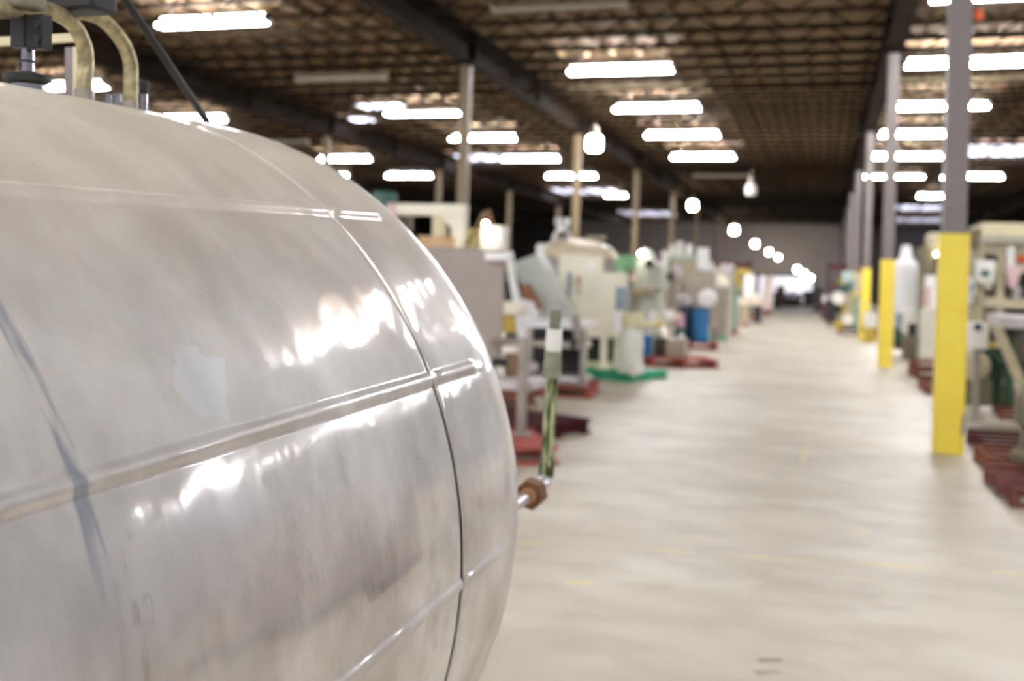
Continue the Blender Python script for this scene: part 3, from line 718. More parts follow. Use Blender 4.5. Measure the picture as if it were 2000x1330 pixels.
leg(t, 1072, 14.45, .0, at(1072, 640, 14.45).z, steeld, .06); leg(t, 1015, 14.45, .0, at(1015, 560, 14.45).z, steeld, .06)
# steel table oven
t = thing('steel_table', 'stainless work table with bright top and black shelf openings on a red pallet', 'table', (at(1085, 770, 12.75).x, 12.9, .145))
a, b_, c_, d_ = RC(1022, 627, 1142, 641, 12.75)
MB().box(a, b_, 12.75, 13.45, c_, d_).done('table_top', mat('painted_highlight_white', '#F6F6FA', .25, 0, .03), t, .008)  # white colour stands in for the highlight on the steel top
for px, Y in ((1034, 12.8), (1139, 12.8), (1036, 13.4), (1137, 13.4)): leg(t, px, Y, .145, c_, steel, .07)
for y0, y1 in ((667, 680), (734, 750)): pbox(t, 'shelf', steel, (1036, y0, 1137, y1), 12.82, .56)
pbox(t, 'back_panel', black, (1036, 642, 1137, 745), 13.3, .04, bevel=0)
MB().cyl(at(1042, 717, 12.72), at(1042, 717, 12.78), .065).done('dial', lav, t, .006)
pbox(t, 'drip_tray', lav, (1085, 736, 1128, 748), 12.7, .15)
ppoly(t, 'side_flap', steeld, [(1112, 616), (1128, 612), (1140, 664), (1124, 668)], 12.7, .04)
ppoly(t, 'gusset', dark, [(1112, 650), (1122, 640), (1128, 668), (1116, 690)], 12.79, .02)
pbox(t, 'packing_block', woodp, (1045, 750, 1085, 762), 12.8, .2, z0=.145); pbox(t, 'packing_block', woodp, (1100, 750, 1130, 762), 12.8, .2, z0=.145)
# domed kettle
Yk = 18.6; a, b_, _, _ = RC(1024, 500, 1190, 500, Yk); xk = (a+b_)/2; rk = (b_-a)/2; zr = at(1105, 502, Yk).z; ztop = at(1100, 463, Yk).z
t = thing('domed_kettle', 'large kettle with cream domed lid rising behind the cream cabinet', 'kettle', (xk, Yk+rk, 0))
ck = (xk, Yk+rk, 0)
MB().lathe((ck[0], ck[1], .7), [(.25, 0), (rk*.8, .12), (rk*.92, .3), (rk*.92, zr-.7)], 40).done('vessel', steel, t)
dome = MB().lathe((ck[0], ck[1], zr), [(rk, 0), (rk, .04)] + [(rk*math.cos(k*PI/2/9)*.97, .04+(ztop-zr-.04)*math.sin(k*PI/2/9)) for k in range(10)], 44).done('domed_lid', mat('cream_beige_lid', '#E0D2B4', .4, 0, .06), t)
q = at(1098, 463, Yk+rk); MB().lathe((q.x, Yk+rk, ztop-.03), [(.2, 0), (.17, .12), (.12, .16), (.11, .3), (.15, .33), (.13, .42)], 24).done('lid_neck', steel, dome)
MB().box(ck[0]+.2, ck[0]+.55, Yk+rk-.1, Yk+rk+.05, ztop+.0, ztop+.06).done('hinge_arm', beige, dome, .01)
for k in range(3): 
    an = k*2.1+.5; MB().cyl((ck[0]+rk*.7*math.cos(an), ck[1]+rk*.7*math.sin(an), 0), (ck[0]+rk*.7*math.cos(an), ck[1]+rk*.7*math.sin(an), .95), .05).done('leg', steeld, t)
MB().cyl(at(1056, 488, Yk-.1), at(1056, 526, Yk-.1), .07).ball(at(1056, 484, Yk-.1), .09, 12).done('filter_cup', white, t)
MB().bar(at(1056, 505, Yk-.1), (at(1070, 505, Yk).x, Yk+.3, at(1070, 505, Yk).z), .05).done('cup_arm', steel, t)
MB().box(ck[0]-.55, ck[0]-.2, Yk-.12, Yk+.3, .75, 1.25).done('burner_box', mat('dark_brown_box', '#5A432A', .6, 0, .3), t, .02)
# cream cabinet
Yc = 15.25; zp = .15
t = thing('control_cabinet', 'tall cream control cabinet on legs standing on the bright green pallet', 'cabinet', (at(1170, 720, Yc).x, Yc+.3, zp))
bod = pbox(t, 'lower_case', cream, (1125, 531, 1213, 658), Yc, .5)
up = pbox(t, 'upper_case', cream, (1092, 498, 1166, 600), Yc+.12, .45); pbox(t, 'side_case', cream, (1093, 560, 1130, 652), Yc+.1, .45)
pbox(up, 'sight_slot', slate, (1107, 532, 1115, 600), Yc+.085, .03, bevel=0)
pbox(bod, 'red_mark', mat('faded_red_label', '#D9A48C', .6), (1127, 540, 1134, 560), Yc-.006, .01, bevel=0); pbox(bod, 'grey_mark', mat('faded_grey_label', '#C5C0AE', .6), (1127, 562, 1133, 574), Yc-.006, .01, bevel=0)
pbox(t, 'side_vent', slate, (1202, 560, 1222, 606), Yc-.04, .3)
pbox(up, 'white_plate', white, (1146, 512, 1163, 528), Yc+.105, .02, bevel=0)
for px, Y in ((1179, Yc+.05), (1142, Yc+.45), (1205, Yc+.45)): leg(t, px, Y, zp, at(1179, 656, Y).z, cream, .1)
pbox(t, 'rear_panel', dark, (1143, 660, 1200, 706), Yc+.42, .03, bevel=0)
pbox(t, 'cross_bar', creamd, (1143, 706, 1200, 718), Yc+.40, .05)
# pump unit on the same pallet
Yp = 14.85
t = thing('pump_unit', 'cream pump with upright body and outlet arm right of the cream cabinet', 'pump', (at(1230, 735, Yp).x, Yp+.2, zp))
a, b_, _, _ = RC(1204, 660, 1254, 660, Yp); xm = (a+b_)/2; r = (b_-a)/2
zt, zm = at(1230, 640, Yp).z, at(1230, 668, Yp).z
MB().lathe((xm, Yp+r, zp), [(r*1.05, 0), (r*1.1, .05), (r*.95, .1), (r*.9, .32), (r*.96, .36), (r*.96, zm-zp), (r*.8, zt-zp)], 30).done('pump_body', offw, t)
pcyl(t, 'cylinder_cap', white, (1197, 612, 1213, 652), Yp-.12)
pbox(t, 'motor_case', mat('cream_yellow_casting', '#D8D2A8', .5), (1213, 612, 1252, 640), Yp, .25)
ar = MB().tube([at(1248, 632, Yp+.05), at(1276, 634, Yp+.1), at(1300, 626, Yp+.25), at(1322, 618, Yp+.4)], .055).done('outlet_arm', creamd, t)
MB().ball(at(1276, 617, Yp+.1), .07, 12).cyl(at(1276, 634, Yp+.1), at(1276, 617, Yp+.1), .04).done('arm_valve', offw, ar); MB().cyl(at(1296, 622, Yp+.18), at(1312, 616, Yp+.3), .085).done('arm_union', offw, ar)
MB().cyl(at(1283, 637, Yp+.1), at(1292, 630, Yp+.1), .03).done('yellow_tap', mustard, ar)
pbox(t, 'gauge', slate, (1229, 719, 1238, 724), Yp-.04, .08); pcyl(t, 'drain_cap', cream, (1229, 722, 1243, 742), Yp-.32, z0=.145)
# things on the red pallet past it
Y4 = 18.45
t = thing('plastic_drum', 'small bright blue drum beside the cream pump', 'drum', (at(1262, 700, Y4-.2).x, Y4, .145))
a, b_, _, d_ = RC(1250, 655, 1272, 700, Y4-.2); r = (b_-a)/2
MB().lathe(((a+b_)/2, Y4-.2+r, .145), [(r*.9, 0), (r, .04), (r, .3), (r*1.04, .33), (r, .36), (r, d_-.2), (r*.9, d_-.145)], 24).done('drum_body', blue, t)
t = thing('plastic_jug', 'white jug standing over the small blue drum by the pump', 'jug', ((a+b_)/2+.03, Y4-.2+r, d_))
MB().lathe(((a+b_)/2+.04, Y4-.2+r, d_), [(r*.75, 0), (r*.85, .05), (r*.85, .16), (r*.4, .24), (r*.3, .28)], 20).done('jug_body', lav, t)
MB().cyl(((a+b_)/2+.04, Y4-.2+r, d_+.28), ((a+b_)/2+.04, Y4-.2+r, d_+.31), r*.33).done('jug_cap', white, t)
t = thing('motor_crate', 'brown-grey steel box on the red pallet jutting into the aisle', 'box', (at(1318, 705, 18.35).x, 18.6, .145))
pbox(t, 'crate_body', mat('brown_grey_case', '#A59988', .5, 0, .15), (1300, 664, 1338, 706), 18.35, .5, z0=.145); q = at(1331, 662, 18.5); MB().ball(q+V((0, 0, .03)), .06, 14).cyl(q-V((0, 0, .05)), q, .03).done('knob', offw, t)
t = thing('dark_gearbox', 'dark machine case between the small blue drum and the brown-grey box', 'gearbox', (at(1288, 705, 18.6).x, 18.8, .145))
pbox(t, 'case', mat('dark_grey_case', '#5A5248', .6, 0, .3), (1276, 660, 1300, 706), 18.6, .5, z0=.145); pcyl(t, 'shaft', steeld, (1282, 650, 1293, 664), 18.7)
# green topped machine
Yg = 22.0
t = thing('green_hood_machine', 'machine with long pale green hood left of the tan column', 'machine', (at(1215, 600, Yg).x, Yg+.5, 0))
pbox(t, 'hood', grn, (1174, 498, 1243, 526), Yg, .7); pbox(t, 'frame_post', steel, (1164, 498, 1178, 560), Yg-.05, .12, z0=0)
pbox(t, 'bed', steeld, (1178, 534, 1262, 600), Yg+.05, .7, z0=.5); pbox(t, 'green_guard', mat('light_green_guard', '#B5DDB4', .5), (1205, 526, 1222, 548), Yg-.06, .1)
for px, Y in ((1185, Yg+.1), (1258, Yg+.1), (1185, Yg+.7), (1258, Yg+.7)): leg(t, px, Y, 0, .55, steeld, .08)
t = thing('grey_press', 'pale grey-green press with sloping shoulders right of the pale green hood', 'press', (at(1264, 640, 21.2).x, 21.5, 0))
ppoly(t, 'press_head', ggreen, [(1246, 505), (1254, 486), (1262, 486), (1275, 512), (1292, 520), (1294, 566), (1240, 566), (1236, 545)], 21.0, .7)
pbox(t, 'press_column', ggreen, (1250, 566, 1285, 640), 21.2, .5, z0=.12); pbox(t, 'press_base', steeld, (1234, 650, 1296, 668), 21.0, .9, z0=0, z1=.13)
MB().cyl(at(1268, 515, 20.9), at(1268, 515, 21.02), .09).done('drive_wheel', black, t); pbox(t, 'press_table', mat('tan_press_table', '#B5A68A', .5), (1220, 562, 1272, 574), 20.7, .5)
MB().ball(at(1236, 544, 20.8), .08, 12).done('knob', mat('pale_peach_knob', '#E5CFC0', .5), t)
q = at(1252, 495, 20.85); lo = MB().cyl(q+V((0, .05, -.02)), q+V((0, .25, -.02)), .03).done('lamp_holder', steeld, t); MB().ball(q, .04, 12).done('bulb', BULB, lo)
# filler with white tubes
Yf = 24.4
t = thing('tube_filler', 'grey stainless filling machine topped with white tubes and a conical hopper', 'machine', (at(1345, 650, Yf).x, Yf+.6, 0))
pbox(t, 'body', mat('warm_grey_sheet', '#BDB3A5', .45, .3, .1), (1302, 528, 1396, 600), Yf+.15, .45, z0=.4)
a, b_, _, _ = RC(1288, 560, 1338, 560, Yf); zt, zb = at(1312, 556, Yf).z, at(1312, 615, Yf).z; r = (b_-a)/2
hp_ = MB().lathe(((a+b_)/2, Yf-.25, zb-.2), [(.06, 0), (.07, .2), (r, zt-zb+.2), (r*1.05, zt-zb+.23)], 28).done('hopper', steel, t)
for px, Y in ((1308, Yf+.25), (1396, Yf+.25), (1308, Yf+.55), (1392, Yf+.55)): leg(t, px, Y, 0, .45, steeld, .08)
for (x0, y0, x1, y1), mm in (((1290, 490, 1306, 545), offw), ((1308, 478, 1318, 505), offw), ((1321, 471, 1333, 505), offw), ((1338, 477, 1352, 505), offw), ((1360, 484, 1384, 528), white)): pcyl(t, 'white_tube', mm, (x0, y0, x1, y1), Yf)
pbox(t, 'tube_plate', ggreen, (1306, 496, 1354, 508), Yf-.05, .4); pbox(t, 'beige_block', beige, (1310, 508, 1358, 535), Yf+.1, .5)
ppoly(t, 'top_cover', steel, [(1384, 504), (1394, 528), (1384, 532)], Yf+.1, .4)
pbox(t, 'rotor_cap', black, (1286, 534, 1312, 546), Yf-.1, .25); ppoly(t, 'chute', lav, [(1310, 520), (1324, 515), (1336, 534), (1322, 542)], Yf-.02, .15)
t = thing('white_bottle', 'tall white bottle-shaped column left of the conical hopper', 'column unit', (at(1272, 600, 23.2).x, 23.2, 0))
a, b_, _, _ = RC(1263, 560, 1286, 560, 23.1); r = (b_-a)/2; z0 = at(1274, 588, 23.1).z; z1 = at(1274, 538, 23.1).z
MB().lathe(((a+b_)/2, 23.2, z0), [(r*.6, 0), (r*.8, .1), (r, (z1-z0)*.5), (r*.8, z1-z0-.06), (r*.5, z1-z0)], 24).done('bottle', offw, t); MB().cyl(((a+b_)/2, 23.2, .02), ((a+b_)/2, 23.2, z0+.02), .05).cyl(((a+b_)/2, 23.2, 0), ((a+b_)/2, 23.2, .03), .12).done('stand', woodp, t)
# blue drums
def drum(x, y, r, h, m, lab, z=.145, grp='blue drums'):
    t = thing('plastic_drum', lab, 'drum', (x, y, z), grp)
    MB().lathe((x, y, z), [(r*.92, 0), (r, .04), (r, h*.32), (r*1.04, h*.35), (r, h*.38), (r, h*.64), (r*1.04, h*.67), (r, h*.7), (r, h-.06), (r*.9, h)], 28).done('drum_body', m, t)
    MB().cyl((x+r*.5, y, z+h-.005), (x+r*.5, y, z+h+.02), .03).done('bung', black, t)
    return t
a, b_, _, d_ = RC(1351, 602, 1382, 668, 23.2); drum((a+b_)/2, 23.2+.19, .175, d_-.145, blue, 'bright blue drum under the round white tub')
a2, b2, _, e_ = RC(1333, 600, 1353, 668, 23.5); drum((a2+b2)/2-.05, 23.62, .175, e_-.145, dblue, 'dark blue drum left of the bright blue one')
q = at(1379, 598, 23.15); t = thing('white_tub', 'round white tub lying on the bright blue drum with its base to the aisle', 'tub', (q.x, 23.3, d_))
rr = .185; MB().lathe((q.x, 23.06, d_+.02+rr*1.06), [(rr*.2, -.01), (rr*.88, 0), (rr, .05), (rr*1.02, .4), (rr*1.06, .42)], 30, (0, 1, 0)).done('tub_shell', white, t)
q = at(1337, 596, 23.5); t = thing('white_bag', 'white bag slumped on the dark blue drum', 'bag', (q.x, 23.6, e_))
a, b_, c_, d2 = RC(1322, 576, 1352, 614, 23.4); MB().lathe(((a+b_)/2-.03, 23.62, e_+.022), [(.1, 0), (.17, .06), (.17, .2), (.12, d2-e_-.06), (.06, d2-e_)], 14).done('bag_body', lav, t, .02)
q = at(1326, 628, 22.0); t = thing('pink_sack', 'small pink sack in front of the dark blue drum', 'sack', (q.x, 22.05, 0))
z = at(1326, 640, 22.05).z; MB().lathe((q.x, 22.05, z), [(.06, 0), (.1, .04), (.095, .25), (.05, .32)], 12).done('sack_body', mat('pink_cloth', '#DFA9BC', .7), t); MB().box(q.x-.1, q.x+.1, 21.95, 22.15, 0, z).done('teal_crate', dteal, t, .01)
# stainless column vessel and neighbours
Yv = 26.6
t = thing('column_vessel', 'tall stainless cylinder vessel with cream rounded top past the blue drums', 'vessel', (at(1404, 660, Yv).x, Yv+.2, .145))
a, b_, _, d_ = RC(1390, 560, 1420, 660, Yv); r = (b_-a)/2; xm = (a+b_)/2
MB().lathe((xm, Yv+r, .145), [(r*.8, 0), (r*.85, .1), (r*.85, .6), (r, .7), (r, d_-.145)], 28).done('vessel_body', steeld, t)
MB().lathe((xm, Yv+r, d_), [(r*1.1, 0), (r*1.1, .08), (r*.9, .22), (r*.4, .3)], 24).done('cap', cream, t)
t = thing('steel_cabinet', 'wide dull steel cabinet behind the cylinder vessel', 'cabinet', (at(1412, 640, 28.6).x, 28.9, 0))
pbox(t, 'case', mat('warm_grey_case', '#BDB6A8', .5, .2, .1), (1380, 524, 1428, 640), 28.6, .8, z0=.0); pbox(t, 'top_unit', lav, (1406, 516, 1430, 536), 28.5, .5)
t = thing('teal_machine', 'narrow teal machine with dark green panel on a red pallet', 'machine', (at(1428, 650, 30.5).x, 30.8, .145))
pbox(t, 'case', teal, (1416, 560, 1437, 650), 30.5, .6, z0=.145); pbox(t, 'panel', dteal, (1421, 548, 1436, 578), 30.45, .5); pcyl(t, 'motor', lav, (1413, 612, 1424, 634), 30.3)
t = thing('mustard_press', 'mustard yellow upright press beyond the teal machine', 'press', (at(1443, 620, 40.0).x, 40.3, 0))
pbox(t, 'column', mustard, (1431, 540, 1446, 620), 40.0, .6, z0=0); pbox(t, 'head', mustard, (1436, 526, 1466, 537), 39.7, .9); pbox(t, 'guard', olive, (1433, 566, 1447, 590), 39.9, .1)
Yt = 36.5
t = thing('cream_table', 'cream work table with thick legs at the left of the aisle', 'table', (at(1456, 620, Yt).x, Yt+.4, .145))
pbox(t, 'table_top', mat('cream_pink_top', '#DFD3C0', .5), (1426, 581, 1487, 596), Yt, .8)
for px, Y in ((1436, Yt+.1), (1452, Yt+.1), (1478, Yt+.1), (1440, Yt+.7), (1476, Yt+.7)): leg(t, px, Y, .145, at(1450, 594, Yt).z, beige if px < 1460 else dark, .18)
t = thing('white_cylinder', 'white upright cylinder standing on the cream table', 'cylinder', (at(1463, 585, Yt+.1).x, Yt+.4, at(1456, 581, Yt).z))
a, b_, _, d_ = RC(1451, 537, 1476, 582, Yt+.05); r = (b_-a)/2; zt = at(1456, 581, Yt).z
MB().lathe(((a+b_)/2, Yt+.05+r, zt), [(r*.8, 0), (r, .05), (r, d_-zt-.1), (r*.8, d_-zt)], 26).done('cylinder_body', white, t); MB().lathe(((a+b_)/2, Yt+.05+r, d_), [(r*.3, 0), (r*.25, .05)], 14).done('cap', offw, t)
t = thing('upright_cabinet', 'narrow pinkish upright cabinet at the far left edge of the aisle', 'cabinet', (at(1499, 612, 48.2).x, 48.5, .145))
pbox(t, 'case', mat('pinkish_sheet', '#D9C6BC', .5), (1490, 540, 1508, 612), 48.2, .5, z0=.145); pbox(t, 'plinth', rustw, (1489, 604, 1509, 612), 48.15, .6, z0=.142, z1=.3)

# far end of the aisle
def crate(px0, py0, px1, py1, Y, m, name, lab, cat, d=1.0):
    a, b_, c_, e_ = RC(px0, py0, px1, py1, Y); t = thing(name, lab, cat, ((a+b_)/2, Y+d/2, 0))
    MB().box(a, b_, Y, Y+d, 0, e_).done('case', m, t, .02)
    l = MB()
    for k in (.2, .5, .8): l.box(a+(b_-a)*k-.03, a+(b_-a)*k+.03, Y-.03, Y, .02, e_-.02)
    l.done('batten', rackd, t); return t
crate(1510, 570, 1524, 606, 66, dark, 'machine_crate', 'dark crate at the far end left of the aisle', 'crate')
crate(1516, 558, 1532, 600, 70, mat('brown_carton', '#7B5636', .8), 'tall_carton', 'brown carton stack above the far dark crate', 'carton')
crate(1568, 568, 1588, 598, 74, mat('dark_mauve_crate', '#4A4044', .7), 'machine_crate', 'dark crate at the far end near the middle of the aisle', 'crate')
crate(1590, 560, 1606, 606, 60, mat('mauve_grey_crate', '#6C6468', .7), 'machine_crate', 'mauve-grey crate at the far end on the right of the aisle', 'crate')
crate(1605, 590, 1622, 616, 50, mat('dull_red_crate', '#8A4A4A', .7), 'low_crate', 'low dull red crate at the far right of the aisle', 'crate', .6)
crate(1612, 585, 1632, 622, 44, dark, 'machine_crate', 'dark crate just short of the teal posts', 'crate', .6)
crate(1522, 573, 1566, 606, 76, mat('dark_umber_crate', '#3A302D', .8), 'machine_crate', 'wide dark crate across the aisle end under the pale cover', 'crate')
crate(1586, 570, 1604, 604, 78, dark, 'machine_crate', 'dark crate behind the mauve-grey one at the aisle end', 'crate')
q = at(1546, 578, 72); t = thing('covered_machine', 'pale rounded cover at the very end of the aisle', 'machine', (q.x, 72.4, 0))
a, b_, c_, e_ = RC(1531, 570, 1562, 588, 72)
MB().lathe(((a+b_)/2, 72.5, .5), [((b_-a)*.45, 0), ((b_-a)*.5, .15), ((b_-a)*.45, e_-.65), ((b_-a)*.2, e_-.5)], 20).done('cover', mat('pale_lilac_cover', '#C9C6D4', .6), t)
MB().box(a, b_, 72.1, 72.9, 0, .5).done('base', dark, t)
# racks in the gloom
def rack(x0, x1, Y, z, lab):
    t = thing('pallet_rack', lab, 'rack', ((x0+x1)/2, Y, 0))
    for x in (x0, (x0+x1)/2, x1):
        MB().box(x-.06, x+.06, Y, Y+.1, 0, z).box(x-.06, x+.06, Y+1, Y+1.1, 0, z).done('upright', rackd, t)
    for zz in (1.3, z-.35): MB().box(x0, x1, Y-.03, Y+.05, zz, zz+.22).box(x0, x1, Y+1.05, Y+1.13, zz, zz+.22).done('beam', rackr, t)
    for zz in (1.52, z-.13): MB().box(x0, x1, Y, Y+1.1, zz, zz+.03).done('shelf_deck', rackd, t)
    k = 0; x = x0+.2
    while x + .9 < x1:
        MB().box(x, x+.85, Y+.1, Y+1.0, 0, 1.0+.15*(k % 2)).done('stored_case', (dark, rackd, mat('dim_brown_case', '#57483C', .8))[k % 3], t, .02); x += 1.05; k += 1
    return t
pl1 = RC(1395, 508, 1462, 600, 58); rack(pl1[0]-1.5, pl1[1], 58, at(1430, 508, 58).z, 'dark rack with dull red beams left of the far aisle')
pr1 = RC(1600, 512, 1662, 600, 58); rack(pr1[0]+.45, pr1[1]+.6, 58, at(1630, 512, 58).z, 'dark rack with dull red beams right of the far aisle')
rack(pl1[0]-9, pl1[0]-3, 62, 3.0, 'dim rack farther left behind the filling machine')

# ------------------------------------------------------------------ right machines
Yn = 8.75
t = thing('gear_reducer', 'olive gear housing on the nearest right pallets, cut by the picture edge', 'machine', (at(1995, 930, Yn).x, Yn+.5, .145))
q = at(2062, 900, Yn)
MB().lathe((q.x+.12, Yn+.45, .145), [(.36, 0), (.36, .06), (.3, .1), (.28, .25), (.34, .3), (.34, .5), (.26, .62), (.1, .68)], 26).done('housing', olive, t)
Yq = 13.4
t = thing('green_pump', 'dark green pump with cream casing behind the nearest yellow column', 'pump', (at(1925, 780, Yq).x, Yq+.3, .145))
zb = .145
a, b_, _, _ = RC(1884, 715, 1920, 715, Yq-.1)
MB().lathe(((a+b_)/2, Yq-.1, at(1902, 716, Yq-.1).z), [(.06, -.02), (.16, 0), (.19, .04), (.19, .16), (.14, .2)], 24, (0, 1, 0)).done('volute', beige, t)
MB().box(a, b_+.1, Yq-.1, Yq+.2, zb, at(1902, 738, Yq).z).done('bed_plate', olive, t, .01)
for i, (x0, y0, x1, y1) in enumerate(((1910, 690, 1934, 735), (1934, 680, 1960, 768), (1962, 700, 1984, 770), (1915, 735, 1945, 772))): pcyl(t, 'green_cylinder', dgrn, (x0, y0, x1, y1), Yq+.1*(i % 2), z0=(zb if i != 0 else None))
for q in ((1922, 678), (1948, 668), (1972, 690)): c0 = at(*q, Yq+.1); MB().lathe((c0.x, Yq+.12, c0.z), [(.08, 0), (.09, .02), (.03, .04), (.02, .1)], 18).done('hand_wheel', black, t)
MB().tube([at(1900, 690, Yq), at(1925, 684, Yq+.1), at(1955, 706, Yq+.05), at(1985, 700, Yq+.1)], .035).done('manifold', dgrn, t); pbox(t, 'yellow_tag', mustard, (1932, 666, 1944, 680), Yq-.05, .04)
Yb = 12.9
t = thing('control_station', 'white control box with dark blue plate on a stand right of the yellow column', 'control box', (at(1908, 760, Yb).x, Yb, 0))
bx_ = pbox(t, 'box', offw, (1886, 630, 1931, 682), Yb, .2); pbox(bx_, 'blue_plate', mat('navy_plate', '#2A3350', .5), (1903, 632, 1917, 646), Yb-.008, .01, bevel=0)
leg(t, 1908, Yb+.1, 0, at(1908, 680, Yb).z, steeld, .07)
Ys = 11.6
t = thing('steel_bench', 'bench with white top edge and slanting tan leg at the right picture edge', 'bench', (at(2010, 800, Ys).x, Ys+.5, 0))
a, b_, c_, d_ = RC(1958, 619, 2080, 643, Ys); MB().box(a, b_, Ys, Ys+1.1, c_, d_).done('bench_top', lav, t, .01)
q0, q1 = at(1948, 640, Ys+.05), at(2012, 790, Ys+.05)
q2 = q1 + (q1-q0)*((q1.z-.0)/(q0.z-q1.z)); MB().bar(q0+V((0,0,.0)), q2, .09).done('slanted_leg', beige, t, .006)
MB().box(b_-.09, b_, Ys, Ys+.09, 0, c_).box(b_-.09, b_, Ys+1, Ys+1.09, 0, c_).done('straight_leg', beige, t, .006)
pbox(t, 'apron_panel', mat('dark_brown_apron', '#5B5148', .6), (1984, 648, 2070, 705), Ys+.12, .04)
Ym = 14.4
t = thing('packaging_machine', 'tall cream packaging machine with hood filling the right edge behind the yellow column', 'machine', (at(1960, 760, Ym).x, Ym+.6, 0))
pbox(t, 'hood', mat('cream_hood', '#DCD3AE', .5), (1918, 436, 2090, 462), Ym-.1, 1.3); pbox(t, 'hood_band', mat('grey_hood_band', '#B2AA9A', .5), (1914, 460, 2090, 477), Ym-.12, 1.3)
fr_ = MB()
for x0, x1 in ((1908, 1922), (1946, 1962)): a, b_, _, _ = RC(x0, 560, x1, 560, Ym); fr_.box(a, b_, Ym, Ym+.12, 0, at(1930, 478, Ym).z)
a, _, _, _ = RC(1908, 560, 1910, 560, Ym)
for py in (488, 522, 590): z = at(1940, py, Ym).z; fr_.box(a, a+1.3, Ym+.01, Ym+.11, z-.06, z+.06)
for y in (1.1,): fr_.box(a, a+.12, Ym+y, Ym+y+.12, 0, at(1930, 478, Ym).z).box(a+1.2, a+1.32, Ym+y, Ym+y+.12, 0, at(1930, 478, Ym).z).box(a+1.2, a+1.32, Ym, Ym+.12, 0, at(1930, 478, Ym).z)
fr_.done('frame', beige, t, .008)
pbox(t, 'inner_panel', olive, (1922, 490, 2000, 590), Ym+.5, .05); pbox(t, 'bed', beige, (1915, 588, 2060, 604), Ym-.05, 1.1)
pbox(t, 'lower_panel', dark, (1964, 604, 2050, 640), Ym+.2, .1); pbox(t, 'lower_side', mat('tan_side', '#A08D6C', .6, 0, .3), (1905, 604, 1940, 650), Ym+.1, .2)
mn = pbox(t, 'operator_panel', offw, (1908, 508, 1943, 552), Ym-.3, .16); pbox(mn, 'screen', dteal, (1916, 527, 1933, 540), Ym-.312, .02, bevel=0)
MB().bar(at(1925, 530, Ym-.15), at(1925, 530, Ym+.05), .06).done('panel_arm', steeld, mn)
pcyl(t, 'film_roll', offw, (1966, 480, 1986, 522), Ym-.1); ppoly(t, 'forming_funnel', pink, [(1962, 520), (1997, 520), (1986, 562), (1972, 562)], Ym-.1, .25)
pbox(t, 'orange_guard', orange, (1986, 493, 2010, 512), Ym+.02, .1); pcyl(t, 'white_canister', offw, (1890, 540, 1908, 576), Ym-.12); pbox(t, 'blue_label', blue, (1895, 556, 1899, 570), Ym-.14, .02, bevel=0)
MB().ball(at(1893, 586, Ym-.05), .055, 12).done('ball_valve', white, t); pbox(t, 'gear_case', olive, (1932, 548, 1962, 584), Ym+.15, .3); pcyl(t, 'motor', steel, (1975, 560, 2000, 588), Ym-.05)
MB().cyl(at(1930, 556, Ym-.2), at(1930, 556, Ym-.12), .05).done('gauge', steel, t); pbox(t, 'shoulder', mat('brown_shoulder', '#7A6B4E', .6, 0, .3), (1893, 447, 1916, 486), Ym+.05, .5)
pbox(t, 'shoulder_post', beige, (1890, 486, 1908, 540), Ym+.1, .3, z0=.0)
pbox(t, 'rear_guard', mat('dark_olive_guard', '#4C4634', .6, 0, .35, 8), (1902, 606, 2060, 745), Ym+.55, .05)
for px, Yh in (((1912, 600, 1918, 640, 1908, 690, 1916, 740), .3), ((1940, 586, 1950, 630, 1934, 680, 1946, 740), .2), ((1968, 640, 1958, 690, 1972, 730, 1966, 760), .15)):
    MB().tube(arcpts([at(px[k], px[k+1], Ym+Yh) for k in range(0, 8, 2)], 10), .035).done('hose', black if Yh < .25 else bronze, t)
pbox(t, 'drive_case', mat('umber_drive_case', '#5C503A', .6, 0, .4, 10), (1925, 612, 1962, 668), Ym+.3, .2); pcyl(t, 'drive_motor', dgrn, (1958, 660, 1985, 712), Ym+.2)
pbox(t, 'valve_box', olive, (1912, 552, 1930, 590), Ym+.12, .15); pbox(t, 'dark_slot', black, (1924, 489, 1944, 514), Ym+.12, .1); pbox(t, 'dark_slot', black, (1950, 495, 1966, 516), Ym+.12, .1)
# second and third bays
Yw = 21.6
t = thing('white_cabinet', 'slim white cabinet on the floor between the two nearest yellow columns', 'cabinet', (at(1811, 715, Yw).x, Yw+.2, 0))
pbox(t, 'case', mat('pale_grey_case', '#D8D6CC', .5), (1797, 604, 1829, 716), Yw, .4, z0=0); pbox(t, 'edge_strip', mat('grey_green_edge', '#93A093', .5), (1794, 604, 1798, 714), Yw+.02, .3)
pbox(t, 'upper_case', white, (1808, 538, 1832, 606), Yw+.05, .3); pcyl(t, 'side_motor', offw, (1826, 545, 1842, 566), Yw); pcyl(t, 'pink_sleeve', pink, (1806, 560, 1818, 600), Yw-.02)
Yo = 23.0
t = thing('olive_machine', 'olive machine with cream drum on top, left of the nearest yellow column', 'machine', (at(1806, 640, Yo).x, Yo+.4, 0))
pbox(t, 'column', mat('khaki_column', '#8E8672', .5, .1, .3), (1795, 484, 1823, 660), Yo, .5, z0=0)
ppoly(t, 'gear_head', olive, [(1790, 486), (1806, 478), (1824, 492), (1826, 540), (1800, 545)], Yo-.15, .3)
a, b_, c_, d_ = RC(1813, 455, 1845, 492, Yo); MB().lathe(((a+b_)/2, Yo+.15, c_), [(.12, 0), (.2, .06), (.2, d_-c_-.06), (.12, d_-c_)], 22).done('drum', beige, t)
q = at(1830, 496, Yo-.2); lo = MB().cyl(q+V((0, .05, 0)), q+V((0, .3, 0)), .03).done('lamp_holder', steeld, t); MB().ball(q, .04, 12).done('bulb', emit('dim_bulb', '#FFEFC8', 14.0), lo)
Yx = 24.1
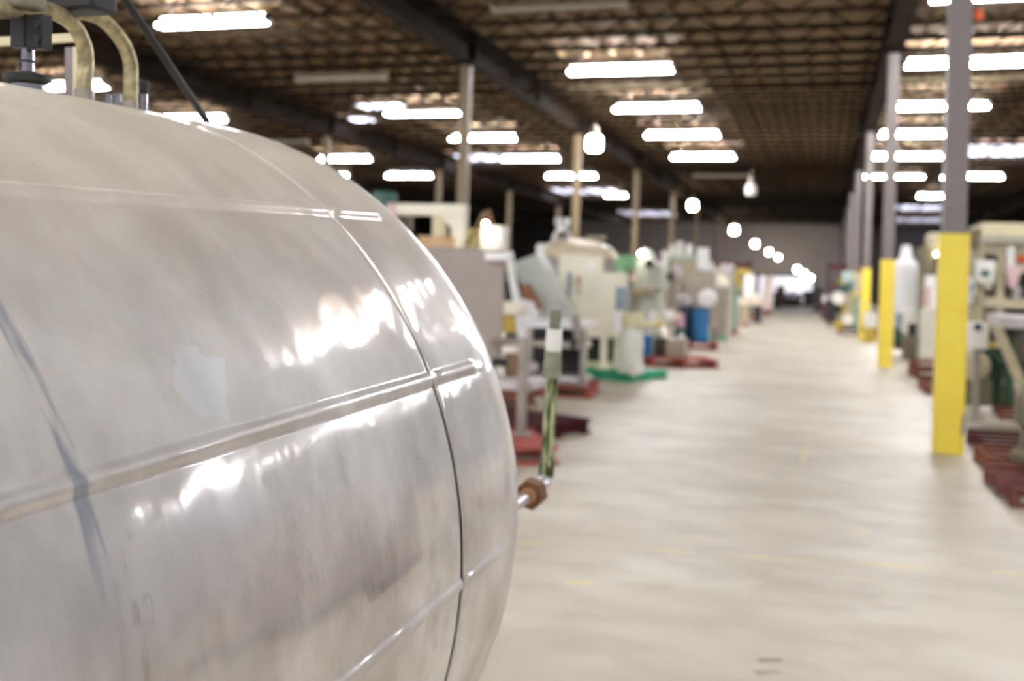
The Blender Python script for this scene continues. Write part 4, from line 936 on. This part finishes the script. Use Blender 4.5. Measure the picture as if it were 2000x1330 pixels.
t = thing('wrapped_machine', 'machine shrink-wrapped in white film with a pointed top, right of the second yellow column', 'machine', (at(1770, 700, Yx).x, Yx+.35, .145))
a, b_, c_, d_ = RC(1744, 516, 1796, 596, Yx); xm, r = (a+b_)/2, (b_-a)/2; zt = at(1772, 478, Yx).z
pr_ = [(r*.86, c_-.1)]; n = 16
for k in range(n+1): z = c_ + (d_-c_)*k/n; pr_.append((r*(.9 + .1*k/n + (.025 if k % 2 else -.02)), z))
pr_ += [(r*.7, d_+.08), (r*.46, d_+.18), (r*.42, zt-.1), (r*.3, zt)]
MB().lathe((xm, Yx+r, 0), pr_, 30).done('film_wrap', mat('white_stretch_film', '#F4F5FA', .3, 0, .04), t)
MB().lathe((xm+.1, Yx+r, .5), [(.3, 0), (.34, .1), (.3, c_-.6), (.26, c_-.55)], 20).done('drum_base', offw, t)
pbox(t, 'dark_frame', mat('dark_olive_frame', '#4A4434', .6, 0, .3), (1748, 640, 1796, 705), Yx+.1, .5, z0=.145); pbox(t, 'side_gear', dgrn, (1746, 640, 1764, 668), Yx, .2); pcyl(t, 'grey_motor', slate, (1748, 612, 1766, 640), Yx-.05)
t = thing('drive_base', 'dark low drive unit beneath the wrapped machine on stacked brown pallets', 'machine', (at(1785, 690, 18.6).x, 18.9, .285))
pbox(t, 'bed', mat('tan_brown_bed', '#6B5F4E', .6, 0, .3), (1765, 655, 1792, 690), 18.7, .4, z0=.285); pcyl(t, 'motor', dark, (1774, 632, 1790, 660), 18.75)
# far right machines
Yz = 33.6
t = thing('teal_post_machine', 'machine with pale teal posts left of the third yellow column', 'machine', (at(1666, 660, Yz).x, Yz+.4, .145))
pcyl(t, 'post', teal, (1668, 578, 1682, 662), Yz, z0=.145); pcyl(t, 'post', beige, (1652, 570, 1668, 622), Yz+.1, z0=.145)
pbox(t, 'head', beige, (1664, 534, 1692, 572), Yz, .6); pbox(t, 'control_head', mat('pale_teal_head', '#BFD0CE', .5), (1645, 530, 1666, 552), Yz, .4); pbox(t, 'blue_box', mat('sea_blue', '#3F7F92', .5), (1656, 549, 1668, 560), Yz-.05, .3)
pbox(t, 'base', mustard, (1630, 626, 1648, 650), Yz-.05, .5, z0=.145); pbox(t, 'bed', dgrn, (1640, 640, 1676, 658), Yz+.05, .6, z0=.145); pbox(t, 'dark_column', dteal, (1636, 556, 1664, 575), Yz+.3, .3)
for (px, py, rx) in ((1638, 582, 11), (1656, 624, 10)):
    q = at(px, py, Yz-.2); MB().lathe((q.x, Yz-.2, q.z), [(.02, 0), (rx*.0165, .0), (rx*.0175, .06), (rx*.012, .1)], 24, (0, 1, 0)).done('white_disc', offw, t)
q0, q1 = at(1645, 585, Yz), at(1650, 640, Yz); MB().tube([q0, q1], .05).done('yellow_arm', mustard, t)
Yy = 29.7
t = thing('yellow_cabinet', 'yellow machine cabinet at the foot of the third yellow column', 'cabinet', (at(1700, 655, Yy).x, Yy+.3, 0))
a, b_, c_, d_ = RC(1677, 575, 1700, 662, Yy)
pbox(t, 'case', mat('pale_yellow_case', '#F2DC66', .5), (1678, 585, 1700, 664), Yy, .4, z0=0); pbox(t, 'lower_box', mustard, (1698, 638, 1712, 660), Yy-.02, .3, z0=0)
t = thing('white_bucket', 'white bucket on the yellow box at the foot of the third yellow column', 'bucket', (at(1698, 640, Yy-.1).x, Yy-.1, 0))
q = at(1699, 640, Yy-.25); MB().lathe((q.x, Yy-.25, q.z), [(.12, 0), (.155, .05), (.17, .34), (.15, .4)], 22).done('bucket_body', offw, t); MB().cyl((q.x, Yy-.25, 0), (q.x, Yy-.25, q.z), .1).done('stand', mustard, t)

# machines along the aisle beside and behind the viewer: seen only as the dark band mirrored in the tank
for i, (yy, hh, mm) in enumerate(((-6.6, 1.5, slate), (-4.2, 1.9, taupe), (-1.8, 1.3, mat('mauve_case', '#6E666E', .5)), (.9, 1.7, slate), (3.4, 1.25, mat('mauve_case', '#6E666E', .5)), (5.7, 1.6, taupe))):
    pallet(2.5, yy, 0, dredw, 'dark red pallet out of view, mirrored in the tank side', 'pallets outside the view', k=4)
    t = thing('machine_cabinet', 'machine cabinet out of view, mirrored as a dull band in the tank side', 'machine', (2.5, yy, .14), 'machines outside the view')
    MB().box(2.05, 3.0, yy-.42, yy+.42, .145, hh).done('case', mm, t, .02)
    MB().box(2.03, 2.05, yy-.3, yy+.3, .5, hh-.25).done('door', steeld, t, .004); MB().box(2.01, 2.03, yy+.22, yy+.25, .8, .95).done('handle', black, t)
# ------------------------------------------------------------------ world, camera, view
w = bpy.data.worlds.new('hall_air'); bpy.context.scene.world = w; w.use_nodes = True
w.node_tree.nodes['Background'].inputs[0].default_value = (.02, .02, .022, 1); w.node_tree.nodes['Background'].inputs[1].default_value = .5
cd = bpy.data.cameras.new('camera'); cam = bpy.data.objects.new('camera', cd); C.objects.link(cam)
right, fwd, upv = V((CP, SP, 0)), V((-SP, CP, 0)), V((0, 0, 1))
cx_, cy_ = right*CR + upv*SR, upv*CR - right*SR
M = Matrix.Identity(4)
for r in range(3): M[r][0], M[r][1], M[r][2] = cx_[r], cy_[r], -fwd[r]
M.translation = O; cam.matrix_world = M
cd.sensor_width = 36; cd.lens = FPX/2000*36; cd.shift_y = -(665-PY)/2000; cd.clip_start = .02; cd.clip_end = 600
cd.dof.use_dof = True; cd.dof.focus_distance = 1.14; cd.dof.aperture_fstop = 4.2
sc = bpy.context.scene; sc.camera = cam
sc.view_settings.view_transform = 'Standard'; sc.view_settings.look = 'None'; sc.view_settings.gamma = 1; sc.view_settings.exposure = 1.7
sc.cycles.use_denoising = True; sc.cycles.max_bounces = 8; sc.cycles.diffuse_bounces = 5; sc.cycles.sample_clamp_indirect = 8
for o in list(bpy.data.objects):
    if o.parent is not None and 'category' in o: del o['category']
